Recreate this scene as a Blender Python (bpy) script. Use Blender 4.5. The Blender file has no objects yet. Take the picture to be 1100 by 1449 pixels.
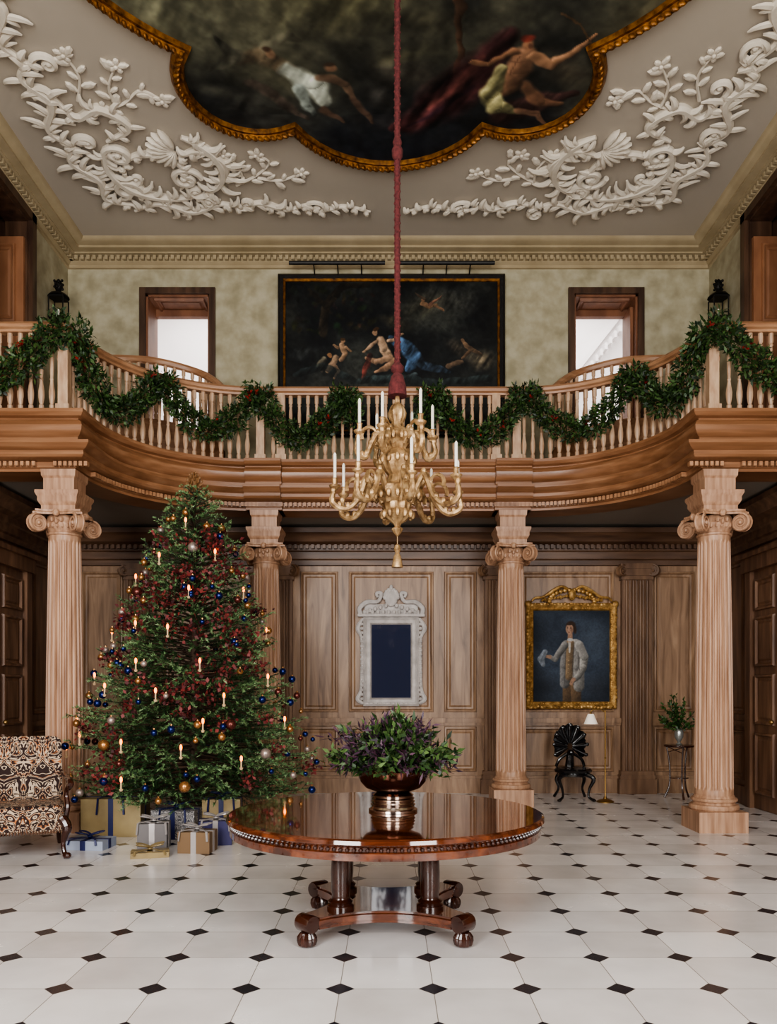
import bpy, math, random
import numpy as np
from mathutils import Matrix, Vector
R=random.Random(7); rng=np.random.default_rng(5)
pi=math.pi
def lin1(c):
    c=c/255.0
    return c/12.92 if c<=.04045 else ((c+.055)/1.055)**2.4
def lin(c): return tuple(lin1(x) for x in c)
# ------------------------------------------------------------ materials
def base(name):
    m=bpy.data.materials.new(name); m.use_nodes=True
    return m,m.node_tree,m.node_tree.nodes['Principled BSDF']
def mat(name,col,rough=.5,metal=0,emit=None,es=1,coat=0,trans=0):
    m,nt,b=base(name)
    b.inputs['Base Color'].default_value=(*lin(col),1)
    b.inputs['Roughness'].default_value=rough; b.inputs['Metallic'].default_value=metal
    b.inputs['Coat Weight'].default_value=coat
    b.inputs['Transmission Weight'].default_value=trans
    if emit:
        b.inputs['Emission Color'].default_value=(*lin(emit),1); b.inputs['Emission Strength'].default_value=es
    return m
def nmat(name,cols,scale=4,stretch=(1,1,1),rough=.5,metal=0,bump=0,coat=0,detail=6,lo=.3,hi=.7,bscale=None,dist=0):
    m,nt,b=base(name); N=nt.nodes; L=nt.links
    tc=N.new('ShaderNodeTexCoord'); mp=N.new('ShaderNodeMapping'); mp.inputs['Scale'].default_value=stretch
    L.new(tc.outputs['Object'],mp.inputs['Vector'])
    n=N.new('ShaderNodeTexNoise'); n.inputs['Scale'].default_value=scale; n.inputs['Detail'].default_value=detail
    n.inputs['Distortion'].default_value=dist
    L.new(mp.outputs[0],n.inputs['Vector'])
    r=N.new('ShaderNodeValToRGB'); e=r.color_ramp.elements
    k=len(cols)
    e[0].position=lo; e[0].color=(*lin(cols[0]),1); e[1].position=hi; e[1].color=(*lin(cols[-1]),1)
    for i in range(1,k-1):
        q=e.new(lo+(hi-lo)*i/(k-1)); q.color=(*lin(cols[i]),1)
    L.new(n.outputs['Fac'],r.inputs[0]); L.new(r.outputs[0],b.inputs['Base Color'])
    b.inputs['Roughness'].default_value=rough; b.inputs['Metallic'].default_value=metal; b.inputs['Coat Weight'].default_value=coat
    if bump:
        bp=N.new('ShaderNodeBump'); bp.inputs['Strength'].default_value=bump; bp.inputs['Distance'].default_value=.02
        if bscale:
            n2=N.new('ShaderNodeTexNoise'); n2.inputs['Scale'].default_value=bscale; L.new(tc.outputs['Object'],n2.inputs['Vector']); L.new(n2.outputs['Fac'],bp.inputs['Height'])
        else: L.new(n.outputs['Fac'],bp.inputs['Height'])
        L.new(bp.outputs[0],b.inputs['Normal'])
    return m
def leafmat(name,cols,rough=.5,back=0):
    m,nt,b=base(name); N=nt.nodes; L=nt.links
    g=N.new('ShaderNodeNewGeometry'); r=N.new('ShaderNodeValToRGB'); r.color_ramp.interpolation='LINEAR'
    e=r.color_ramp.elements; e[0].color=(*lin(cols[0]),1); e[1].color=(*lin(cols[-1]),1)
    for i in range(1,len(cols)-1):
        q=e.new(i/(len(cols)-1)); q.color=(*lin(cols[i]),1)
    L.new(g.outputs['Random Per Island'],r.inputs[0]); L.new(r.outputs[0],b.inputs['Base Color'])
    b.inputs['Roughness'].default_value=rough
    return m
def vmat(name,rough=.45):
    m,nt,b=base(name); a=nt.nodes.new('ShaderNodeAttribute'); a.attribute_name='Col'
    nt.links.new(a.outputs['Color'],b.inputs['Base Color']); b.inputs['Roughness'].default_value=rough
    b.inputs['Specular IOR Level'].default_value=.2
    return m
def damask(name,c1,c2,c3,scale=9,rough=.8):
    m,nt,b=base(name); N=nt.nodes; L=nt.links
    tc=N.new('ShaderNodeTexCoord'); sp=N.new('ShaderNodeSeparateXYZ'); L.new(tc.outputs['Object'],sp.inputs[0])
    def mth(op,a,bv=None):
        q=N.new('ShaderNodeMath'); q.operation=op
        for i,v in enumerate((a,bv)):
            if v is None: continue
            if isinstance(v,(int,float)): q.inputs[i].default_value=v
            else: L.new(v,q.inputs[i])
        return q.outputs[0]
    ax=mth('PINGPONG',sp.outputs[0],.17)
    cb=N.new('ShaderNodeCombineXYZ'); L.new(ax,cb.inputs[0]); L.new(sp.outputs[1],cb.inputs[1]); L.new(sp.outputs[2],cb.inputs[2])
    n=N.new('ShaderNodeTexNoise'); n.inputs['Scale'].default_value=scale; n.inputs['Detail'].default_value=2; n.inputs['Distortion'].default_value=1.2
    L.new(cb.outputs[0],n.inputs['Vector'])
    r=N.new('ShaderNodeValToRGB'); r.color_ramp.interpolation='CONSTANT'; e=r.color_ramp.elements
    e[0].position=0; e[0].color=(*lin(c2),1); e[1].position=.53; e[1].color=(*lin(c2),1)
    for p,c in ((.40,c1),(.435,c2),(.485,c1),(.51,c3),(.60,c1),(.63,c2)):
        q=e.new(p); q.color=(*lin(c),1)
    L.new(n.outputs['Fac'],r.inputs[0]); L.new(r.outputs[0],b.inputs['Base Color']); b.inputs['Roughness'].default_value=rough
    return m
V_=(14,14,.9)
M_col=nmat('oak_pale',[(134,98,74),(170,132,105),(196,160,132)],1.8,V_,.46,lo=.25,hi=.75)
M_oakh=nmat('oak_horizontal',[(110,74,48),(136,95,66),(158,117,86)],1.4,(.8,3,14),.32,lo=.25,hi=.75)
M_oakr=nmat('oak_rail',[(136,95,66),(162,119,87),(184,142,108)],2,(1,3,10),.4,lo=.25,hi=.75)
M_bal=nmat('oak_baluster',[(170,134,106),(200,170,140)],3,(8,8,2),.5)
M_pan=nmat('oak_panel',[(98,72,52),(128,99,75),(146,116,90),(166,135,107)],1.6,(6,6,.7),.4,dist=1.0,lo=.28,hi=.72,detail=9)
M_dark=nmat('oak_dark',[(50,33,24),(74,52,38),(92,67,50)],1.6,(6,6,.8),.42)
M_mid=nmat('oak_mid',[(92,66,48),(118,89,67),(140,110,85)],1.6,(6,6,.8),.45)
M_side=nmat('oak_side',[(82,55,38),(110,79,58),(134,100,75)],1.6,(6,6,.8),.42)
M_plaster=nmat('wall_plaster',[(146,138,112),(164,156,130),(178,171,147)],4.5,(1,1,1),.85,detail=12,lo=.33,hi=.67)
M_ceil=nmat('ceiling_plaster',[(172,162,148),(180,170,156)],.7,(1,1,1),.85)
M_corn=nmat('cornice_paint',[(150,134,104),(168,152,122)],3,(1,1,1),.7)
M_orn=nmat('plaster_relief',[(206,196,180),(224,215,200)],5,(1,1,1),.75)
M_white=mat('white_paint',(232,228,226),.7)
M_gold=nmat('gilt',[(108,78,40),(174,134,76),(208,170,110)],14,(1,1,1),.45,metal=.5,bump=.3)
M_goldd=nmat('gilt_old',[(70,42,16),(130,84,34),(164,112,50)],14,(1,1,1),.45,metal=.6,bump=.3)
M_gpale=nmat('gilt_pale',[(108,82,54),(168,136,96),(206,176,134)],18,(1,1,1),.38,metal=.5,bump=.35)
M_mahog=nmat('mahogany',[(50,22,12),(82,40,22),(112,60,34)],2,(2,9,9),.07,coat=1,dist=.5)
M_mahod=nmat('mahogany_dark',[(38,17,11),(66,32,20)],4,(4,4,2),.2,coat=.5)
M_stone=nmat('carved_limewood',[(170,164,160),(204,198,194)],10,(1,1,1),.8,bump=.3)
M_black=mat('black_lacquer',(18,16,18),.25,coat=.4)
M_iron=mat('dark_iron',(28,26,24),.5,metal=.5)
M_glass=mat('mirror_navy_reflection',(44,50,72),.05,coat=1)  # navy base colour stands in for the dark reflection in the glass
M_red=nmat('red_velvet',[(66,24,26),(98,42,42)],40,(1,1,1),.95)
M_candle=mat('candle_wax',(232,226,214),.5)
M_flame=mat('flame',(255,160,60),.5,emit=(255,120,30),es=7)
M_brass=mat('brass',(150,118,70),.35,metal=.8)
M_silver=mat('silver',(186,172,162),.16,metal=1)
M_copper=nmat('bronze',[(70,42,32),(104,68,52)],6,(1,1,1),.16,metal=.9)
M_shade=mat('lamp_shade',(236,228,216),.8,emit=(255,240,220),es=.25)
# ------------------------------------------------------------ builder
class B:
    def __init__(s): s.V=[];s.F=[];s.MI=[];s.n=0;s.T=Matrix.Identity(4)
    def add(s,vs,fs,mi=0,T=None):
        a=np.array(vs,float).reshape(-1,3); t=s.T if T is None else s.T@T
        A=np.array(t); a=a@A[:3,:3].T+A[:3,3]
        s.V.append(a); n=s.n
        s.F+=[[i+n for i in f] for f in fs]; s.MI+=[mi]*len(fs); s.n+=len(a)
    def box(s,x0,x1,y0,y1,z0,z1,mi=0,T=None):
        v=[(x,y,z) for x in (x0,x1) for y in (y0,y1) for z in (z0,z1)]
        s.add(v,[(0,1,3,2),(4,6,7,5),(0,4,5,1),(2,3,7,6),(0,2,6,4),(1,5,7,3)],mi,T)
    def lathe(s,prof,n=24,c=(0,0,0),mi=0,T=None,rf=None,a0=0,cap=True):
        v=[];f=[]
        for k,(r,z) in enumerate(prof):
            for i in range(n):
                a=a0+2*pi*i/n; rr=r*(rf(a,z) if rf else 1)
                v.append((c[0]+rr*math.cos(a),c[1]+rr*math.sin(a),c[2]+z))
        m=len(prof)
        for k in range(m-1):
            for i in range(n):
                j=(i+1)%n; f.append((k*n+i,k*n+j,(k+1)*n+j,(k+1)*n+i))
        if cap:
            f.append(tuple(range(n))[::-1]); f.append(tuple((m-1)*n+i for i in range(n)))
        s.add(v,f,mi,T)
    def ell(s,c,r,mi=0,n=10,m=6,T=None,rot=None):
        if not hasattr(r,'__len__'): r=(r,r,r)
        v=[];f=[]
        for k in range(m+1):
            t=pi*k/m
            for i in range(n):
                a=2*pi*i/n; v.append((r[0]*math.sin(t)*math.cos(a),r[1]*math.sin(t)*math.sin(a),r[2]*math.cos(t)))
        for k in range(m):
            for i in range(n):
                j=(i+1)%n; f.append((k*n+i,(k+1)*n+i,(k+1)*n+j,k*n+j))
        M=Matrix.Translation(c)
        if rot is not None: M=M@rot
        s.add(v,f,mi,M if T is None else T@M)
    def sq(s,c,h,mi=0,e=.35,n=24,m=12,rot=None):
        def sp(x,p): return math.copysign(abs(x)**p,x)
        v=[];f=[]
        for k in range(m+1):
            t=-pi/2+pi*k/m
            for i in range(n):
                a=2*pi*i/n; v.append((h[0]*sp(math.cos(t),e)*sp(math.cos(a),e),h[1]*sp(math.cos(t),e)*sp(math.sin(a),e),h[2]*sp(math.sin(t),e)))
        for k in range(m):
            for i in range(n):
                j=(i+1)%n; f.append((k*n+i,k*n+j,(k+1)*n+j,(k+1)*n+i))
        M=Matrix.Translation(c)
        if rot is not None: M=M@rot
        s.add(v,f,mi,M)
    def tube(s,pts,rad,n=8,mi=0,flat=1,T=None):
        P=[Vector(p) for p in pts]; m=len(P)
        if not hasattr(rad,'__len__'): rad=[rad]*m
        elif len(rad)!=m: rad=list(np.interp(np.linspace(0,1,m),np.linspace(0,1,len(rad)),rad))
        v=[];f=[];u=None
        for k in range(m):
            t=(P[min(k+1,m-1)]-P[max(k-1,0)])
            if t.length<1e-9: t=Vector((0,0,1))
            t.normalize()
            if u is None:
                u=Vector((0,0,1)) if abs(t.z)<.9 else Vector((0,1,0))
            u=(u-t*u.dot(t)); u.normalize(); w=t.cross(u)
            for i in range(n):
                a=2*pi*i/n; q=P[k]+(u*math.cos(a)*flat+w*math.sin(a))*rad[k]; v.append(tuple(q))
        for k in range(m-1):
            for i in range(n):
                j=(i+1)%n; f.append((k*n+i,k*n+j,(k+1)*n+j,(k+1)*n+i))
        f.append(tuple(range(n))[::-1]); f.append(tuple((m-1)*n+i for i in range(n)))
        s.add(v,f,mi,T)
    def sweep(s,path,prof,mi=0,closed=False,T=None,loop=True):
        m=len(prof); v=[];f=[]; n=len(path)
        cols=[offs(path,o,closed) for o,z in prof]
        for i in range(n):
            for k in range(m): v.append((cols[k][i][0],cols[k][i][1],prof[k][1]))
        for i in range(n if closed else n-1):
            j=(i+1)%n
            for k in range(m if loop else m-1):
                l=(k+1)%m; f.append((i*m+k,j*m+k,j*m+l,i*m+l))
        if not closed: f.append(tuple(range(m))); f.append(tuple((n-1)*m+k for k in range(m))[::-1])
        s.add(v,f,mi,T)
    def panel(s,x0,x1,z0,z1,y=0,mi=0,T=None,ring=((0,0),(.008,.032),(.03,.038),(.05,.010),(.075,.006),(.10,.022))):
        v=[];f=[]
        for ins,d in ring:
            v+=[(x0+ins,y-d,z0+ins),(x1-ins,y-d,z0+ins),(x1-ins,y-d,z1-ins),(x0+ins,y-d,z1-ins)]
        for k in range(len(ring)-1):
            for i in range(4):
                j=(i+1)%4; f.append((k*4+i,k*4+j,(k+1)*4+j,(k+1)*4+i))
        q=(len(ring)-1)*4; f.append((q,q+1,q+2,q+3))
        s.add(v,f,mi,T)
    def obj(s,name,mats,parent=None,loc=None,recalc=True,ang=30):
        me=bpy.data.meshes.new(name)
        me.from_pydata(np.concatenate(s.V).tolist(),[],s.F)
        for m in mats: me.materials.append(m)
        me.polygons.foreach_set('material_index',s.MI)
        me.polygons.foreach_set('use_smooth',[True]*len(s.F))
        me.update()
        if recalc:
            import bmesh
            bm=bmesh.new(); bm.from_mesh(me); bmesh.ops.recalc_face_normals(bm,faces=bm.faces); bm.to_mesh(me); bm.free()
        me.set_sharp_from_angle(angle=math.radians(ang))
        o=bpy.data.objects.new(name,me); bpy.context.scene.collection.objects.link(o)
        if parent: o.parent=parent
        if loc: o.location=loc
        return o
def offs(path,o,closed=False):
    n=len(path); out=[]
    for i in range(n):
        p=path[i]; ns=[]
        for a,b in ((i-1,i),(i,i+1)):
            if not closed and (a<0 or b>=n): continue
            q0=path[a%n];q1=path[b%n]; dx=q1[0]-q0[0];dy=q1[1]-q0[1]; l=math.hypot(dx,dy)
            if l>1e-9: ns.append((dy/l,-dx/l))
        mx=sum(a[0] for a in ns);my=sum(a[1] for a in ns);l=math.hypot(mx,my);mx/=l;my/=l
        k=1/max(.35,mx*ns[0][0]+my*ns[0][1])
        out.append((p[0]+mx*o*k,p[1]+my*o*k))
    return out
class Path:
    def __init__(s,pts):
        s.p=np.array(pts,float); d=np.linalg.norm(np.diff(s.p,axis=0),axis=1); s.c=np.concatenate([[0],np.cumsum(d)]); s.L=s.c[-1]
    def at(s,t):
        t=max(0,min(s.L,t)); return np.array([np.interp(t,s.c,s.p[:,k]) for k in range(s.p.shape[1])])
    def tan(s,t):
        d=s.at(t+.02)-s.at(t-.02); return d/np.linalg.norm(d)
def smooth(pts,n=8,closed=False):
    P=[np.array(p,float) for p in pts]; m=len(P); out=[]
    for i in range(m if closed else m-1):
        if closed: a,b,c,d=P[(i-1)%m],P[i],P[(i+1)%m],P[(i+2)%m]
        else: a,b,c,d=P[max(i-1,0)],P[i],P[i+1],P[min(i+2,m-1)]
        for k in range(n):
            t=k/n; out.append(.5*((2*b)+(-a+c)*t+(2*a-5*b+4*c-d)*t*t+(-a+3*b-3*c+d)*t**3))
    if not closed: out.append(P[-1])
    return out
def empty(name,loc=(0,0,0)):
    o=bpy.data.objects.new(name,None); o.location=loc; bpy.context.scene.collection.objects.link(o); return o
def Rz(a): return Matrix.Rotation(a,4,'Z')
def Rx(a): return Matrix.Rotation(a,4,'X')
def Ry(a): return Matrix.Rotation(a,4,'Y')
def Tr(x,y,z): return Matrix.Translation((x,y,z))
def rawmesh(name,V,k,mats,mi=None,parent=None):
    n=len(V)//k; me=bpy.data.meshes.new(name)
    me.vertices.add(len(V)); me.vertices.foreach_set('co',np.asarray(V,np.float32).ravel())
    me.loops.add(n*k); me.loops.foreach_set('vertex_index',np.arange(n*k,dtype=np.int32))
    me.polygons.add(n); me.polygons.foreach_set('loop_start',np.arange(0,n*k,k,dtype=np.int32))
    try: me.polygons.foreach_set('loop_total',np.full(n,k,dtype=np.int32))
    except Exception: pass
    for m in mats: me.materials.append(m)
    if mi is not None: me.polygons.foreach_set('material_index',np.asarray(mi,np.int32))
    me.update(calc_edges=True); me.validate()
    o=bpy.data.objects.new(name,me); bpy.context.scene.collection.objects.link(o)
    if parent: o.parent=parent
    return o
def unit(a): return a/np.maximum(1e-9,np.linalg.norm(a,axis=-1,keepdims=True))
def leafquads(C,D,L,W):
    D=unit(D); r=unit(np.cross(D,rng.normal(size=D.shape))); nn=np.cross(D,r)
    L=np.asarray(L).reshape(-1,1)*np.ones((len(C),1)); W=np.asarray(W).reshape(-1,1)*np.ones((len(C),1))
    a=C; b=C+D*L*.45+r*W*.5+nn*W*.12; c=C+D*L-nn*W*.15; d=C+D*L*.45-r*W*.5+nn*W*.12
    return np.stack([a,b,c,d],1).reshape(-1,3)

# ------------------------------------------------------------ room shell
XW=4.84; YB=12.0; YF=-1.5; ZC=8.2; ZB=4.6
b=B(); b.box(-XW-.3,XW+.3,YF-.3,YB+.3,-.2,0); floor=b.obj('floor',[None])
def floor_mat():
    m,nt,bs=base('stone_floor_cabochon'); N=nt.nodes; L=nt.links
    tc=N.new('ShaderNodeTexCoord'); sp=N.new('ShaderNodeSeparateXYZ'); L.new(tc.outputs['Object'],sp.inputs[0])
    def mth(op,a,b=None,c=None):
        q=N.new('ShaderNodeMath'); q.operation=op
        for i,v in enumerate((a,b,c)):
            if v is None: continue
            if isinstance(v,(int,float)): q.inputs[i].default_value=v
            else: L.new(v,q.inputs[i])
        return q.outputs[0]
    S=.483
    u=mth('MULTIPLY_ADD',sp.outputs[0],1/S,.5+20.02); v=mth('MULTIPLY_ADD',sp.outputs[1],1/S,-4.10/S+20)
    u5=mth('ADD',u,.5); v5=mth('ADD',v,.5)
    fu=mth('ABSOLUTE',mth('SUBTRACT',mth('FRACT',u5),.5)); fv=mth('ABSOLUTE',mth('SUBTRACT',mth('FRACT',v5),.5))
    dm=mth('LESS_THAN',mth('ADD',fu,fv),.155)
    mn=mth('MINIMUM',fu,fv); jt=mth('LESS_THAN',mn,.005)
    dj=mth('LESS_THAN',mth('ABSOLUTE',mth('SUBTRACT',mth('ADD',fu,fv),.158)),.006)
    cb=N.new('ShaderNodeCombineXYZ'); L.new(mth('FLOOR',u),cb.inputs[0]); L.new(mth('FLOOR',v),cb.inputs[1])
    wn=N.new('ShaderNodeTexWhiteNoise'); L.new(cb.outputs[0],wn.inputs['Vector'])
    n=N.new('ShaderNodeTexNoise'); n.inputs['Scale'].default_value=2.2; n.inputs['Detail'].default_value=8; L.new(tc.outputs['Object'],n.inputs['Vector'])
    f=mth('ADD',mth('MULTIPLY',wn.outputs['Value'],.45),mth('MULTIPLY',n.outputs['Fac'],.75))
    r=N.new('ShaderNodeValToRGB'); e=r.color_ramp.elements; e[0].position=.2; e[0].color=(*lin((200,194,191)),1); e[1].position=.85; e[1].color=(*lin((236,232,230)),1)
    L.new(f,r.inputs[0])
    def mix(fac,a,c):
        q=N.new('ShaderNodeMix'); q.data_type='RGBA'; L.new(fac,q.inputs[0])
        L.new(a,q.inputs[6])
        if isinstance(c,tuple): q.inputs[7].default_value=(*lin(c),1)
        else: L.new(c,q.inputs[7])
        return q.outputs[2]
    c=mix(jt,r.outputs[0],(138,130,122)); 
    r2=N.new('ShaderNodeValToRGB'); e=r2.color_ramp.elements; e[0].color=(*lin((22,22,28)),1); e[1].color=(*lin((58,56,62)),1); L.new(n.outputs['Fac'],r2.inputs[0])
    c=mix(dj,c,(128,120,112)); c=mix(dm,c,r2.outputs[0])
    L.new(c,bs.inputs['Base Color'])
    rr=mth('MULTIPLY_ADD',n.outputs['Fac'],.28,.09); L.new(rr,bs.inputs['Roughness'])
    return m
floor.data.materials[0]=floor_mat()
b=B(); b.box(-XW-.3,XW+.3,YF-.3,YB+.3,ZC,ZC+.2); b.obj('ceiling',[M_ceil])

def wall_cells(b,x0,x1,z0,z1,holes,y0,y1,mi,T=None):
    xs=sorted(set([x0,x1]+[h[0] for h in holes]+[h[1] for h in holes])); zs=sorted(set([z0,z1]+[h[2] for h in holes]+[h[3] for h in holes]))
    for i in range(len(xs)-1):
        for k in range(len(zs)-1):
            cx=(xs[i]+xs[i+1])/2; cz=(zs[k]+zs[k+1])/2
            if any(h[0]<cx<h[1] and h[2]<cz<h[3] for h in holes): continue
            b.box(xs[i],xs[i+1],y0,y1,zs[k],zs[k+1],mi,T)
UD=[(-3.66,-2.70,ZB,7.52),(2.80,3.76,ZB,7.52)]
b=B(); wall_cells(b,-XW-.3,XW+.3,3.95,ZC,UD,YB,YB+.3,0); b.box(-XW-.3,XW+.3,YB,YB+.3,0,3.95,1)
for x0,x1 in ((-1.33,-.76),(-.60,.68),(.84,1.33),(1.98,3.40),(4.0,4.62),(-3.4,-1.98),(-4.62,-4.0)):
    b.panel(x0,x1,1.22,3.34,YB,1); b.panel(x0,x1,.32,1.0,YB,1)
b.box(-XW,XW,YB-.05,YB,1.06,1.13,1); b.box(-XW,XW,YB-.03,YB,1.02,1.06,1)
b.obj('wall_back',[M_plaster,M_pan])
b=B(); b.box(-XW,XW,YB-.045,YB,0,.22); b.box(-XW,XW,YB-.03,YB,.22,.26); b.obj('baseboard_back',[M_pan])
M_door=nmat('door_oak',[(104,66,46),(134,90,64)],2,(3,3,1),.5)
for sd,nm in ((-1,'left'),(1,'right')):
    T=Matrix(((0,sd,0,sd*XW),(1,0,0,0),(0,0,1,0),(0,0,0,1)))
    b=B(); hole=[(9.12,10.68,ZB,7.86)]
    wall_cells(b,YF-.3,YB,3.95,ZC,hole,0,.3,0,T); b.box(YF-.3,YB,0,.3,0,3.95,1,T)
    for a,c in ((10.75,11.9),(7.1,8.5),(5.4,6.9),(3.7,5.2)):
        b.panel(a,c,1.22,3.34,0,1,T); b.panel(a,c,.32,1.0,0,1,T)
    b.box(YF,9.05,-.05,0,1.06,1.13,1,T); b.box(10.6,YB,-.05,0,1.06,1.13,1,T)
    b.obj('wall_'+nm,[M_plaster,M_side])
    b=B()
    b.box(9.0,10.9,1.5,1.6,ZB-.1,ZC,0,T); b.box(8.9,9.10,.305,1.6,ZB-.1,ZC,0,T); b.box(10.70,10.9,.305,1.6,ZB-.1,ZC,0,T)
    b.box(9.0,10.9,.305,1.6,7.9,8.1,0,T); b.box(9.0,10.9,.305,1.6,ZB-.2,ZB,0,T)
    b.obj('wall_passage_'+nm,[M_dark])
    b=B(); b.box(YF,9.05,-.045,0,0,.25,0,T); b.box(10.6,YB,-.045,0,0,.25,0,T); b.obj('baseboard_'+nm,[M_side])
    b=B()
    b.box(8.97,9.12,-.06,.0,ZB,7.98,0,T); b.box(10.68,10.80,-.06,.0,ZB,7.98,0,T); b.box(8.97,10.80,-.06,.0,7.86,7.98,0,T)
    b.box(9.12,9.15,0,.3,ZB,7.86,0,T); b.box(10.655,10.68,0,.3,ZB,7.86,0,T); b.box(9.15,10.655,0,.3,7.83,7.86,0,T)
    x0,x1=(sd*4.87,sd*6.2) if sd>0 else (-6.2,-4.87)
    b.box(x0,x1,10.60,10.654,ZB,7.6,1)
    b.panel(x0+.1,x1-.1,6.45,7.5,10.60,1); b.panel(x0+.1,x1-.1,4.75,6.35,10.60,1)
    b.obj('door_upper_'+nm,[M_dark,nmat('passage_oak_'+nm,[(130,86,60),(160,112,80)],2,(3,3,1),.5)])
    b=B()
    b.box(9.05,9.2,-.09,0,0,3.1,0,T); b.box(10.45,10.6,-.09,0,0,3.1,0,T); b.box(9.0,10.65,-.12,0,3.1,3.28,0,T); b.box(8.95,10.7,-.16,0,3.28,3.34,0,T)
    b.box(9.2,10.45,-.03,0,0.005,3.1,0,T)
    for a,c in ((9.28,9.78),(9.88,10.38)):
        for z0,z1 in ((.2,1.0),(1.1,1.75),(1.85,2.5),(2.58,3.0)):
            b.panel(a,c,z0,z1,-.03,0,T)
    b.ell((9.86,-.09,1.15),(.03,.03,.03),1,10,6,T=T)
    b.obj('door_lower_'+nm,[M_side,M_brass])
b=B(); WH=[(-4.3,-1.8,.9,6.8),(-.9,.9,4.5,7.2),(1.8,4.3,.9,6.8)]
wall_cells(b,-XW-.3,XW+.3,0,ZC,WH,YF-.3,YF,0); b.obj('wall_front',[M_plaster])
b=B(); b.box(-1.5,1.5,YF,YF+.05,0,4.2)
for sx in (-1,1):
    for z0,z1 in ((.2,1.2),(1.35,3.3)): b.panel(-.75 if sx<0 else .05,-.05 if sx<0 else .75,z0,z1,0,0,Tr(0,YF+.05,0)@Rz(pi))
b.obj('door_front',[M_dark])
for i,h in enumerate(WH):
    b=B()
    for x in np.linspace(h[0],h[1],4): b.box(x-.03,x+.03,YF-.2,YF-.14,h[2],h[3])
    for z in np.linspace(h[2],h[3],8): b.box(h[0],h[1],YF-.2,YF-.14,z-.03,z+.03)
    b.obj('window_%d'%(i+1),[M_white])
rect=[(-XW,YF),(-XW,YB),(XW,YB),(XW,YF)]
b=B(); b.sweep(rect,[(0,7.90),(.03,7.91),(.03,7.95),(.07,7.98),(.07,8.05),(.16,8.06),(.16,8.08),(.26,8.09),(.26,8.12),(.32,8.14),(.36,8.18),(.37,ZC),(0,ZC)],0,closed=True)
pc=Path(rect[:])
for t in np.arange(8.0,2*(YB-YF)+2*XW-8,.09):
    p=pc.at(t); 
    i=0 if t<YB-YF else (1 if t<YB-YF+2*XW else 2)
    if i==1: b.box(p[0]-.025,p[0]+.025,YB-.13,YB-.06,7.99,8.05)
    elif i==0: b.box(-XW+.06,-XW+.13,p[1]-.025,p[1]+.025,7.99,8.05)
    else: b.box(XW-.13,XW-.06,p[1]-.025,p[1]+.025,7.99,8.05)
b.obj('trim_cornice',[M_corn])
b=B(); rect2=[(-XW,8.6),(-XW,YB),(XW,YB),(XW,8.6)]
b.sweep(rect2,[(0,3.42),(.05,3.43),(.05,3.5),(.08,3.52),(.08,3.62),(.1,3.64),(.1,3.72),(.18,3.76),(.22,3.84),(.28,3.88),(.28,3.95),(0,3.95)],0)
for x in np.arange(-4.7,4.7,.085): b.box(x-.022,x+.022,YB-.17,YB-.1,3.66,3.72)
b.obj('trim_gallery_cornice',[nmat('oak_cornice_shaded',[(66,44,31),(92,66,48),(112,83,62)],1.6,(.8,6,6),.42)])  # oak tone darkened to paint in the shade under the gallery
for i,h in enumerate(UD):
    x0,x1,z0,z1=h; b=B()
    for a,c in ((x0-.09,x0),(x1,x1+.09)): b.box(a,c,YB-.05,YB,z0,z1+.09)
    b.box(x0,x1,YB-.05,YB,z1,z1+.09)
    b.box(x0,x0+.03,YB,YB+.5,z0,z1,1); b.box(x1-.03,x1,YB,YB+.5,z0,z1,1); b.box(x0,x1,YB,YB+.5,z1-.03,z1,1)
    b.panel(0,.4,0,x1-x0-.2,0,1,Tr(x0+.1,YB+.05,z1-.03)@Matrix(((0,0,1,0),(1,0,0,0),(0,1,0,0),(0,0,0,1))))
    b.box(x0+.03,x1-.03,YB+.4,YB+.5,z1-.14,z1-.03,1)
    if i==1: b.box(x1-.08,x1-.035,YB+.1,YB+.5,z0,z1-.14,1)
    b.obj('door_%d'%(i+1),[M_dark,M_door])
    b=B(); rx0,rx1=x0-1.2,x1+1.2
    b.box(rx0,rx1,15.5,15.6,ZB-.1,9.2); b.box(rx0-.1,rx0,YB+.5,15.6,ZB-.1,9.2); b.box(rx1,rx1+.1,YB+.5,15.6,ZB-.1,9.2)
    b.box(rx0,rx1,YB+.3,15.6,9.1,9.2); b.box(rx0,rx1,YB+.3,15.6,ZB-.2,ZB)
    b.box(rx0,x0,YB+.3,YB+.51,ZB,9.1); b.box(x1,rx1,YB+.3,YB+.51,ZB,9.1); b.box(x0,x1,YB+.3,YB+.51,z1,9.1)
    if i==1:
        for k in range(22):
            b.box(2.55+k*.09,2.6+k*.09,15.3,15.5,6.05+k*.115,6.17+k*.115)
        b.add([(2.4,15.42,6.1),(4.6,15.42,8.9),(4.6,15.42,9.05),(2.4,15.42,6.25),(2.4,15.5,6.1),(4.6,15.5,8.9),(4.6,15.5,9.05),(2.4,15.5,6.25)],[(0,1,2,3),(4,5,6,7),(0,1,5,4),(3,2,6,7)],0)
    else:
        b.box(rx0,rx1,15.35,15.5,6.3,6.4); b.box(rx0,rx1,15.4,15.5,6.05,6.3)
    b.obj('wall_landing_%d'%(i+1),[M_white])

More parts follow.
